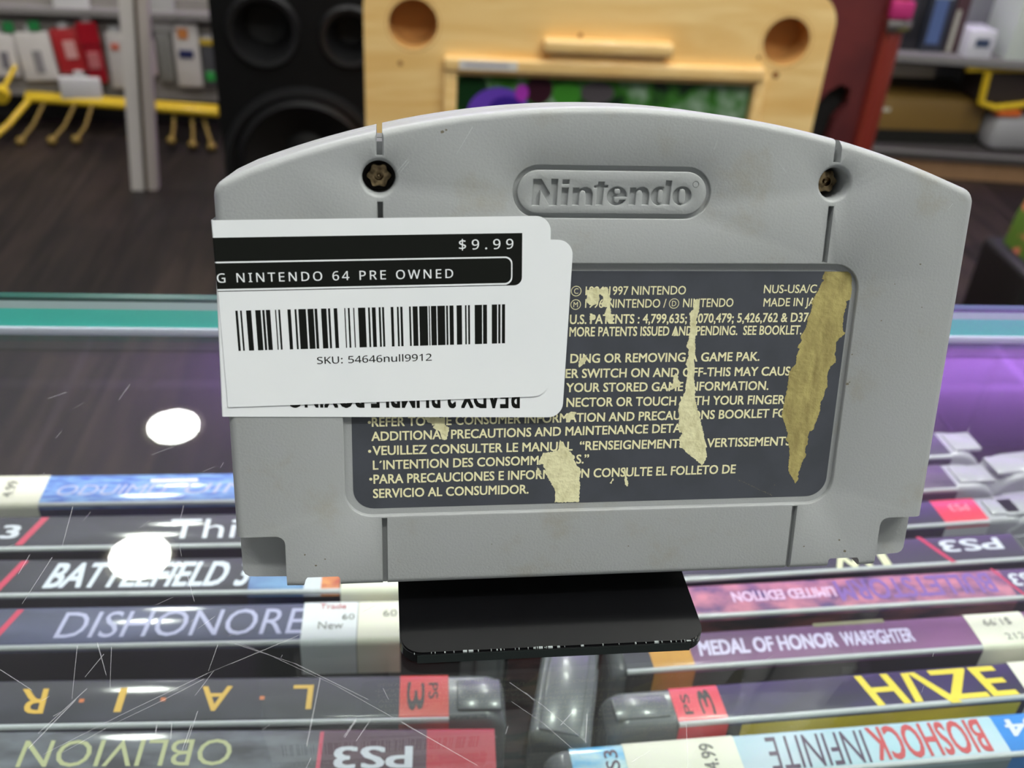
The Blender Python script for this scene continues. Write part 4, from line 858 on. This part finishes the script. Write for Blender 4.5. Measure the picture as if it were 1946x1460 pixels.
# ================================================================ WOODEN BOARD LEANING BEHIND THE COUNTER
def pine(name, rot):
    m = mat(name, srgb(226, 176, 108), 0.42, coat=0.25)
    nt = m.node_tree; p = nt.nodes['Principled BSDF']
    tc = nt.nodes.new('ShaderNodeTexCoord'); mp = nt.nodes.new('ShaderNodeMapping'); mp.inputs['Scale'].default_value = (2.2, 2.2, 16) if rot else (16, 2.2, 2.2)
    n = nt.nodes.new('ShaderNodeTexNoise'); n.inputs['Scale'].default_value = 1.6; n.inputs['Detail'].default_value = 5; n.inputs['Distortion'].default_value = 1.2
    r = nt.nodes.new('ShaderNodeValToRGB'); e = r.color_ramp.elements
    e[0].position = .28; e[0].color = srgb(232, 186, 112); e[1].position = .72; e[1].color = srgb(250, 216, 150)
    nt.links.new(tc.outputs['Object'], mp.inputs['Vector']); nt.links.new(mp.outputs['Vector'], n.inputs['Vector']); nt.links.new(n.outputs['Fac'], r.inputs['Fac']); nt.links.new(r.outputs['Color'], p.inputs['Base Color'])
    return m
pineH = pine('pine_boards', True); pineL = mat('pale_pine_moulding', srgb(240, 204, 140), 0.4, coat=0.3, noise=(14, srgb(230, 188, 120), .3, .7, (1, 1, 6)))
pineW = mat('shaded_pine_well', srgb(196, 142, 78), 0.7)  # darker than the boards to stand in for shade inside the wells
knot = mat('wood_knot', srgb(150, 96, 48), 0.5)
board = empty('wooden_game_board', 'upright pale wooden board with round corner wells and a framed green picture', 'game board', at(298, 1600, -1000))
BT = Matrix.Translation((-0.298, -1.6, 1.0))
def xz(poly, y0, y1):       # prism standing in the x-z plane between two depths
    return prism(poly, -y1, -y0, Matrix.Rotation(math.radians(90), 4, 'X'))
mb = MB()
outer = rrect(-76, 672, -1000, -196, (20, 20, 52, 52), 10)
wells = [circ(0, -269, 38, 36), circ(597, -273, 38, 36)]
pic = rrect(69, 556, -760, -345, 4)
v, f = fill([outer] + wells + [pic]); mb.add([(p.x, 1600, p.y) for p in v], f, pineH)
for k in range(len(outer)):
    a_, b_ = outer[k], outer[(k + 1) % len(outer)]
    mb.quad((a_[0], 1600, a_[1]), (b_[0], 1600, b_[1]), (b_[0], 1660, b_[1]), (a_[0], 1660, a_[1]), pineH)
v, f = fill([outer]); mb.add([(p.x, 1660, p.y) for p in v], f, pineH)
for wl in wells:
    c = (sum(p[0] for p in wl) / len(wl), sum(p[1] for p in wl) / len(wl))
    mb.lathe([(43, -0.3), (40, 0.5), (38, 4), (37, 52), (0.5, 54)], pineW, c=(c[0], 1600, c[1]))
n = len(pic)
for k in range(n):
    a_, b_ = pic[k], pic[(k + 1) % n]
    mb.quad((a_[0], 1600, a_[1]), (b_[0], 1600, b_[1]), (b_[0], 1612, b_[1]), (a_[0], 1612, a_[1]), pineH)
for x, z, r in ((262, -276, 4), (590, -327, 6), (-20, -330, 4), (556, -300, 3)):
    mb.fan(circ(x, z, r, 12), 0, knot, Matrix(((1, 0, 0, 0), (0, 0, 1, 1599.7), (0, 1, 0, 0), (0, 0, 0, 1))))
mb.build('board', board, BT, smooth=35)
mb = MB()
mb.box(48, 568, 1584, 1602, -337, -314, pineL, 5, 3)
mb.box(48, 70, 1588, 1602, -764, -330, pineL, 4, 3)
mb.box(556, 574, 1588, 1602, -764, -330, pineL, 4, 3)
mb.box(48, 568, 1588, 1602, -784, -762, pineL, 4, 3)
mb.build('picture_frame', board, BT, smooth=40)
mb = MB(); mb.box(202, 411, 1578, 1602, -302, -279, pineL, 7, 4); mb.box(215, 400, 1590, 1602, -320, -300, pineL, 3); mb.build('handle_bar', board, BT, smooth=40)
def picture_mat():
    m = mat('green_picture_print', srgb(30, 66, 34), 0.25, coat=0.6)
    nt = m.node_tree; p = nt.nodes['Principled BSDF']; L = nt.links.new
    tc = nt.nodes.new('ShaderNodeTexCoord'); n = nt.nodes.new('ShaderNodeTexNoise'); n.inputs['Scale'].default_value = 22; n.inputs['Detail'].default_value = 3
    r = nt.nodes.new('ShaderNodeValToRGB'); e = r.color_ramp.elements
    e[0].position = .36; e[0].color = srgb(24, 44, 30); e[1].position = .70; e[1].color = srgb(150, 176, 150)
    q = r.color_ramp.elements.new(.52); q.color = srgb(58, 118, 40)
    L(tc.outputs['Object'], n.inputs['Vector']); L(n.outputs['Fac'], r.inputs['Fac']); L(r.outputs['Color'], p.inputs['Base Color'])
    return m
mb = MB(); mb.box(69, 556, 1606, 1612, -760, -345, picture_mat())
TY = lambda y: Matrix(((1, 0, 0, 0), (0, 0, 1, y), (0, 1, 0, 0), (0, 0, 0, 1)))
for cx, cz, rx, rz, m_, dy in ((95, -372, 26, 30, mat('dark_green_print', srgb(22, 56, 28), .3), 0), (140, -408, 52, 44, mat('violet_blob_print', srgb(112, 72, 196), .3), -.2), (152, -404, 30, 26, mat('indigo_blob_print', srgb(66, 40, 150), .3), -.4), (176, -372, 11, 14, mat('magenta_print', srgb(180, 60, 190), .3), -.6), (204, -366, 22, 24, mat('dark_plum_picture', srgb(58, 28, 40), .3), -.1), (250, -372, 24, 20, mat('grass_print', srgb(66, 140, 46), .3), -.1), (300, -368, 28, 18, mat('grey_picture', srgb(86, 80, 84), .3), -.1)):
    mb.fan([(cx + (p[0]) * rx, cz + p[1] * rz) for p in circ(0, 0, 1, 24)], 0, m_, TY(1605.6 + dy))
mb.build('picture', board, BT)
mb = MB(); mb.box(72, 164, 1583.4, 1584.2, -331, -317, mat('white_paper_tag', srgb(216, 212, 206), .5)); mb.box(80, 150, 1583.1, 1583.5, -326, -321, mat('grey_tag_print', srgb(168, 164, 172), .6)); mb.build('paper_tag', board, BT)

# ================================================================ BLACK LOUDSPEAKER
sp = empty('loudspeaker', 'large black floor loudspeaker with a big lower cone, behind the wooden board', 'loudspeaker', at(-180, 2300, -1000))
PT = Matrix.Translation((0.18, -2.3, 1.0))
sblk = mat('black_vinyl', srgb(7, 7, 8), 0.6, spec=0.2, noise=(30, srgb(9, 9, 10), .4, .6)); rub = mat('black_rubber_surround', srgb(16, 16, 18), 0.42); cone = mat('black_cone', srgb(4, 4, 5), 0.7)
mb = MB()
face = rrect(-403, 40, -1000, -120, 8, 3)
holes = [circ(-300, -418, 62, 32), circ(-128, -424, 50, 32), circ(-232, -700, 158, 40)]
v, f = fill([face] + holes); mb.add([(p.x, 2100, p.y) for p in v], f, sblk)
for k in range(len(face)):
    a_, b_ = face[k], face[(k + 1) % len(face)]
    mb.quad((a_[0], 2100, a_[1]), (b_[0], 2100, b_[1]), (b_[0], 2500, b_[1]), (a_[0], 2500, a_[1]), sblk)
v, f = fill([face]); mb.add([(p.x, 2500, p.y) for p in v], f, sblk)
mb.build('cabinet', sp, PT)
for cx, cz, r in ((-300, -418, 62), (-128, -424, 50)):
    mb = MB(); mb.lathe([(r + 14, -1), (r + 8, -9), (r - 2, -7), (r - 10, 12), (r - 22, 60)], rub, c=(cx, 2100, cz)); mb.lathe([(r - 22, 60), (.5, 62)], cone, c=(cx, 2100, cz)); mb.build('port', sp, PT, smooth=50)
mb = MB(); mb.lathe([(172, -1), (168, -12), (156, -14), (146, 2), (132, -4), (124, 6)], rub, c=(-232, 2100, -700), n=60); mb.lathe([(124, 6), (50, 70), (44, 60), (1, 46)], cone, c=(-232, 2100, -700), n=60)
mb.build('woofer', sp, PT, smooth=50)

# ================================================================ RED STAND BEHIND THE BOARD
red = mat('dark_red_paint', srgb(104, 44, 44), 0.35, coat=0.4, noise=(9, srgb(78, 34, 38), .35, .7)); redd = mat('oxblood_paint', srgb(122, 42, 34), 0.3, coat=0.5)
rs = empty('red_wooden_stand', 'dark red painted wooden stand with a cut-out side, right of the wooden board', 'stand', at(830, 1950, -1000))
RT = Matrix.Translation((-0.83, -1.95, 1.0))
mb = MB()
pan = [(690, -1000), (900, -1000), (896, -480), (900, -100), (690, -100)]
hole = [(800, -560), (838, -560), (846, -500), (864, -470), (862, -436), (840, -428), (818, -444), (800, -470), (780, -500)]
hole2 = [(812, -300), (836, -330), (846, -350), (836, -352), (812, -330)]
v, f = fill([pan, hole]);
for y in (1910, 1936): mb.add([(p.x, y, p.y) for p in v], f, red)
for lp in (pan, hole):
    for k in range(len(lp)):
        a_, b_ = lp[k], lp[(k + 1) % len(lp)]; mb.quad((a_[0], 1910, a_[1]), (b_[0], 1910, b_[1]), (b_[0], 1936, b_[1]), (a_[0], 1936, a_[1]), red)
mb.build('side_panel', rs, RT)
mb = MB(); mb.box(690, 896, 1940, 1948, -1000, -100, mat('added_cutout_black', srgb(8, 7, 8), .7)); mb.build('added_dark_sheet', rs, RT)  # black sheet added behind the cut-out so the opening stays dark
mb = MB(); mb.box(894, 934, 1888, 1950, -1000, -100, redd, 14, 5); mb.build('post', rs, RT, smooth=40)
mb = MB(); mb.box(890, 938, 1880, 1900, -318, -296, mat('chrome_bracket', srgb(200, 190, 188), .2, metal=1.0), 3); o = mb.build('bracket', rs, RT, smooth=40); o['label'] = 'shiny metal bracket'
mb = MB(); mb.box(892, 936, 1880, 1900, -295, -262, mat('pink_sleeve', srgb(176, 46, 110), .4), 4); o = mb.build('sleeve', rs, RT, smooth=40); o['label'] = 'pink sleeve above the bracket'

# ================================================================ WHITE POST ON THE LEFT
ps = empty('white_metal_post', 'pair of white slotted metal uprights standing on the floor at the left', 'post', at(-732, 2655, -1000))
QT = Matrix.Translation((0.732, -2.655, 1.0))
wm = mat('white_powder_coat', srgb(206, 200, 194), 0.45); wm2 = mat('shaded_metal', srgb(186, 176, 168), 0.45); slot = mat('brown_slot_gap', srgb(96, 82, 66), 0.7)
lean = lambda x0, x1, y0, y1, mm_, zt=-300: xprism(x0, x1, y0, y1, zt, mm_)
def xprism(x0, x1, y0, y1, zt, m_):
    dx = (zt + 1000) * 0.083
    vs = [(x0, y0, -1000), (x1, y0, -1000), (x1, y1, -1000), (x0, y1, -1000)]; vs += [(x + dx, y, zt) for x, y, z in vs]
    mb = MB(); mb.add(vs, [(0, 1, 2, 3), (4, 5, 6, 7), (0, 1, 5, 4), (1, 2, 6, 5), (2, 3, 7, 6), (3, 0, 4, 7)], m_); return mb
lean(-765, -732, 2645, 2680, wm).build('upright', ps, QT)
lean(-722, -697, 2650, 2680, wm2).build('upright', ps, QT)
lean(-732, -722, 2658, 2676, slot).build('spacer', ps, QT)

# ================================================================ LEFT WALL RACK WITH HANGING PACKAGES
rk = empty('wall_rack', 'grey slatted wall rack with a yellow wire base rail and hooks, at the left', 'wall rack', at(-900, 3150, -1000))
KT2 = Matrix.Translation((0.9, -3.15, 1.0))
slat = mat('grey_slatwall', srgb(150, 144, 138), 0.5, noise=(6, srgb(138, 133, 128), .4, .6))
mb = MB()
for k in range(13):
    z = -945 + k * 78; mb.box(-1900, -560, 3112, 3130, z + 44, z + 116, slat, 3, 1)
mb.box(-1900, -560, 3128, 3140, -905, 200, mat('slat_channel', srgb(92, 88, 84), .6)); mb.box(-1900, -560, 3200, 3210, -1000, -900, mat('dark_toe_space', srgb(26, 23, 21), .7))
mb.build('slat_panel', rk, KT2)
mb = MB(); mb.box(-1900, -560, 3070, 3112, -650, -630, mat('grey_shelf_band', srgb(128, 124, 122), .6), 2); mb.build('shelf_strip', rk, KT2)
ylw = mat('yellow_wire_coat', srgb(214, 180, 34), 0.4, coat=0.3)
mb = MB(); mb.tube([(-1160, 3096, -900), (-585, 3024, -904)], 13, ylw); mb.tube([(-1160, 3104, -888), (-585, 3034, -890)], 6, ylw); mb.build('base_rail', rk, KT2, smooth=50)
for pts, r in (([(-1150, 3090, -905), (-1190, 2990, -950), (-1240, 2900, -985)], 9), ([(-1175, 2960, -842), (-1176, 2940, -848)], 26)):
    mb = MB(); mb.tube(pts, r, ylw)
    if r > 20: mb.tube([(-1170, 3112, -800), (-1175, 2950, -845)], 7, ylw)
    mb.build('rail_arm', rk, KT2, smooth=50)
ylwd = mat('shaded_yellow_coat', srgb(128, 104, 34), 0.55)  # yellow coat darkened for the shadow low under the rail
for x, x2, zt in ((-1100, -1150, -985), (-960, -990, -975), (-800, -830, -968), (-668, -655, -980), (-640, -600, -985), (-1010, -1060, -980), (-720, -716, -970)):
    mb = MB(); mb.tube([(x, 3060, -905), ((x + x2) / 2, 3010, -955), (x2, 2960, zt)], 5, ylwd); mb.lathe([(.5, -14), (11, -8), (14, 0), (11, 8), (.5, 14)], ylwd, c=(x2, 2955, zt), n=14)
    mb.build('hook', rk, KT2, smooth=50)

def package(label, x0, x1, z0, z1, col, parts=(), y=3086, tilt=0, dep=20, rough=.35):
    e = empty('hanging_package', label, 'package', at((x0 + x1) / 2, y + 10, z0), 'packages hanging on the left wall rack')
    T = Matrix.Rotation(math.radians(tilt), 4, 'Y') @ Matrix.Translation((-(x0 + x1) / 2000, -(y + 10) / 1000, -z0 / 1000))
    mb = MB(); mb.box(x0, x1, y, y + dep, z0, z1, mat('package_%s' % '_'.join(map(str, col)), srgb(*col), rough, coat=.4), 6, 3); mb.build('pack', e, T, smooth=40)
    for nm, a0, a1, b0, b1, c in parts:
        mb = MB(); mb.box(a0, a1, y - 3, y + 2, b0, b1, mat('package_print_%s' % '_'.join(map(str, c)), srgb(*c), .35), 1.2, 1); mb.build(nm, e, T)
    # hanger from the pack's back to the slat panel
    mb = MB(); mb.box((x0 + x1) / 2 - 14, (x0 + x1) / 2 + 14, y + 6, 3114, z1 - 14, z1 + 16, mat('clear_hang_tab', srgb(190, 190, 190), .3), 2, 1); mb.build('hang_tab', e, T)
    return e
wh = (214, 208, 204)
package('white package with a grey figure print and green tab, at the picture edge', -1262, -1160, -838, -712, wh, [('print', -1205, -1182, -812, -762, (120, 116, 122)), ('tab', -1180, -1150, -706, -676, (40, 130, 70))])
package('white package with a slanted grey print and green tab', -1150, -1050, -846, -704, wh, [('print', -1108, -1082, -822, -756, (140, 136, 138)), ('tab', -1098, -1066, -700, -672, (40, 130, 70))], tilt=-4)
package('red package with a white label, beside the white ones', -1044, -962, -820, -690, (176, 40, 44), [('label', -1012, -978, -776, -724, (216, 160, 156))], tilt=-6)
package('dark red bottle-shaped package hanging between red and white ones', -962, -908, -846, -668, (158, 14, 34), [('cap', -964, -906, -730, -668, (164, 12, 32)), ('label', -950, -918, -800, -752, (190, 110, 112))], tilt=-3, y=3078)
package('clear and white package with an orange spot, left of the post', -900, -850, -862, -696, (196, 190, 186), [('spot', -886, -862, -746, -726, (206, 110, 90))])
package('pink and white package just right of the white post', -802, -762, -820, -715, (206, 190, 192), [('panel', -800, -772, -810, -740, (196, 128, 160))])
package('grey package beside the pink one', -756, -712, -838, -690, (128, 126, 122))
package('white package with a dark blue block and orange top', -706, -632, -850, -660, (208, 202, 198), [('block', -692, -650, -762, -738, (38, 46, 92)), ('top', -690, -660, -706, -676, (206, 130, 70))])
package('dark package with a green tag next to the loudspeaker', -628, -590, -850, -715, (74, 74, 78), [('tag', -620, -594, -828, -800, (50, 150, 70)), ('band', -628, -590, -722, -704, (190, 160, 50))])
package('white plastic bag hanging low below the red packages', -1050, -930, -894, -826, (206, 204, 204), y=3070)
package('white package in the upper row left of the post', -1030, -930, -650, -560, (212, 210, 210))
package('grey package in the upper row right of the post', -760, -690, -690, -560, (176, 174, 172))

# ================================================================ RIGHT SHELF UNIT
su = empty('shop_shelf_unit', 'grey metal shop shelf unit with a tan kick board, at the right', 'shelf unit', at(1800, 3050, -1000, -6))
UT = Matrix.Translation((-1.8, -3.05, 1.0))
gm_ = mat('grey_shelf_metal', srgb(120, 118, 116), 0.45); gmd = mat('dark_grey_deck', srgb(70, 66, 66), 0.4, coat=.3); tan = mat('tan_kick_board', srgb(150, 116, 84), 0.5, noise=(8, srgb(134, 102, 72), .3, .7, (8, 1, 1)))
mb = MB(); mb.box(1380, 2500, 2880, 3240, -648, -624, gm_, 2, 1); mb.build('shelf', su, UT)
mb = MB(); mb.box(1380, 2500, 2865, 3240, -938, -912, gmd, 3, 1); mb.box(1380, 2500, 2862, 2868, -918, -910, gm_, 1, 1); o = mb.build('deck', su, UT)
mb = MB(); mb.box(1400, 2500, 2880, 2900, -1000, -938, tan, 1, 1); o = mb.build('kick_board', su, UT)
mb = MB(); mb.box(1380, 2500, 3240, 3256, -1000, 300, mat('back_panel_grey', srgb(140, 142, 146), .6)); mb.build('back_panel', su, UT)
def sbox(name, label, cat, x0, x1, y0, y1, z0, z1, col, parts=(), rz=0, bev=3):
    e = empty(name, label, cat, at((x0 + x1) / 2, (y0 + y1) / 2, z0, rz))
    T = Matrix.Translation((-(x0 + x1) / 2000, -(y0 + y1) / 2000, -z0 / 1000))
    mb = MB(); mb.box(x0, x1, y0, y1, z0, z1, mat('box_%s_%s' % (name, '_'.join(map(str, col))), srgb(*col), .4, coat=.3), bev, 2); mb.build('box', e, T, smooth=40)
    for nm, a0, a1, b0, b1, c in parts:
        mb = MB(); mb.box(a0, a1, y0 - 1.2, y0 + 2, b0, b1, mat('boxprint_%s' % '_'.join(map(str, c)), srgb(*c), .4)); mb.build(nm, e, T)
    return e
G1 = 'boxes along the upper shelf'
for a in (sbox('toy_box', 'dark box at the left end of the upper shelf', 'box', 1440, 1510, 2960, 3080, -624, -430, (34, 34, 40), [('panel', 1446, 1480, -560, -470, (58, 56, 62))]),
          sbox('toy_box', 'dark box with a blue-grey figure print on the upper shelf', 'box', 1514, 1590, 2950, 3070, -624, -420, (46, 50, 64), [('figure_print', 1526, 1566, -600, -470, (84, 104, 150)), ('top_print', 1520, 1580, -470, -430, (150, 160, 170))]),
          sbox('toy_box', 'slim maroon and grey box beside the white one', 'box', 1594, 1636, 2950, 3070, -624, -440, (70, 44, 50), [('stripe', 1598, 1612, -620, -500, (170, 168, 158))]),
          sbox('white_box', 'small white box with a dark blue oval window on the upper shelf', 'box', 1636, 1716, 2900, 3000, -624, -545, (208, 208, 216), [('window', 1656, 1700, -592, -568, (58, 72, 98))])): a['group'] = G1
sbox('white_panel_box', 'tall white box cut off by the right picture edge, on the upper shelf', 'box', 1760, 1960, 2890, 3050, -624, -300, (204, 212, 206))
sbox('white_tray', 'flat white tray under the upper shelf, above the olive box', 'tray', 1400, 1640, 3050, 3230, -730, -690, (164, 160, 150))
sbox('board_game_box', 'wide olive brown flat box lying on the bottom deck', 'box', 1400, 1790, 2960, 3200, -910, -770, (118, 92, 44), [('dark_band', 1400, 1790, -910, -868, (24, 24, 20)), ('silver_mark', 1448, 1480, -812, -800, (190, 186, 170))])
wb = empty('yellow_wire_basket', 'dark basket edged in yellow wire hanging under the upper shelf, far right', 'basket', at(1880, 2960, -780))
WT = Matrix.Translation((-1.88, -2.96, .78))
mb = MB(); mb.box(1735, 2100, 2920, 3060, -762, -664, mat('brown_black_liner', srgb(44, 34, 30), .6), 4, 2); mb.build('liner', wb, WT)
mb = MB(); mb.tube([(1730, 2912, -664), (1738, 2912, -760), (1790, 2912, -775), (2100, 2912, -730)], 11, ylw); mb.tube([(1660, 2912, -660), (2100, 2912, -648)], 9, ylw); mb.build('wire_rim', wb, WT, smooth=50)
sbox('grey_bin', 'round-edged grey bin at the right end of the bottom deck', 'bin', 1800, 2000, 2900, 3050, -910, -800, (150, 150, 152), bev=30)
sbox('orange_packet', 'small bright orange packet on the grey bin', 'packet', 1800, 1880, 2905, 2990, -800, -778, (226, 110, 40), bev=8)

# green bag at the right edge
gb = empty('patterned_bag', 'green patterned bag with orange flecks on a black base, at the right edge', 'bag', at(1168, 1540, -1000))
GT = Matrix.Translation((-1.12, -1.54, 1.0))
grn = mat('green_orange_pattern', srgb(78, 108, 34), 0.5, noise=(26, srgb(196, 110, 84), .56, .62))
mb = MB(); b = prism([(1040, -1000), (1220, -1000), (1220, -440), (1090, -440), (1050, -545), (1040, -640)], 1500, 1620)
for v_ in b.verts: v_.co = Vector((v_.co.x, v_.co.z, v_.co.y))
bmesh.ops.recalc_face_normals(b, faces=b.faces); bmesh.ops.bevel(b, geom=b.edges[:], offset=12, segments=3, affect='EDGES')
mb.bm(b, grn); mb.build('bag_body', gb, GT, smooth=50)
mb = MB(); mb.box(1018, 1230, 1470, 1640, -1000, -620, mat('black_bag_base', srgb(16, 15, 16), .5), 14, 3); mb.build('base', gb, GT, smooth=50)
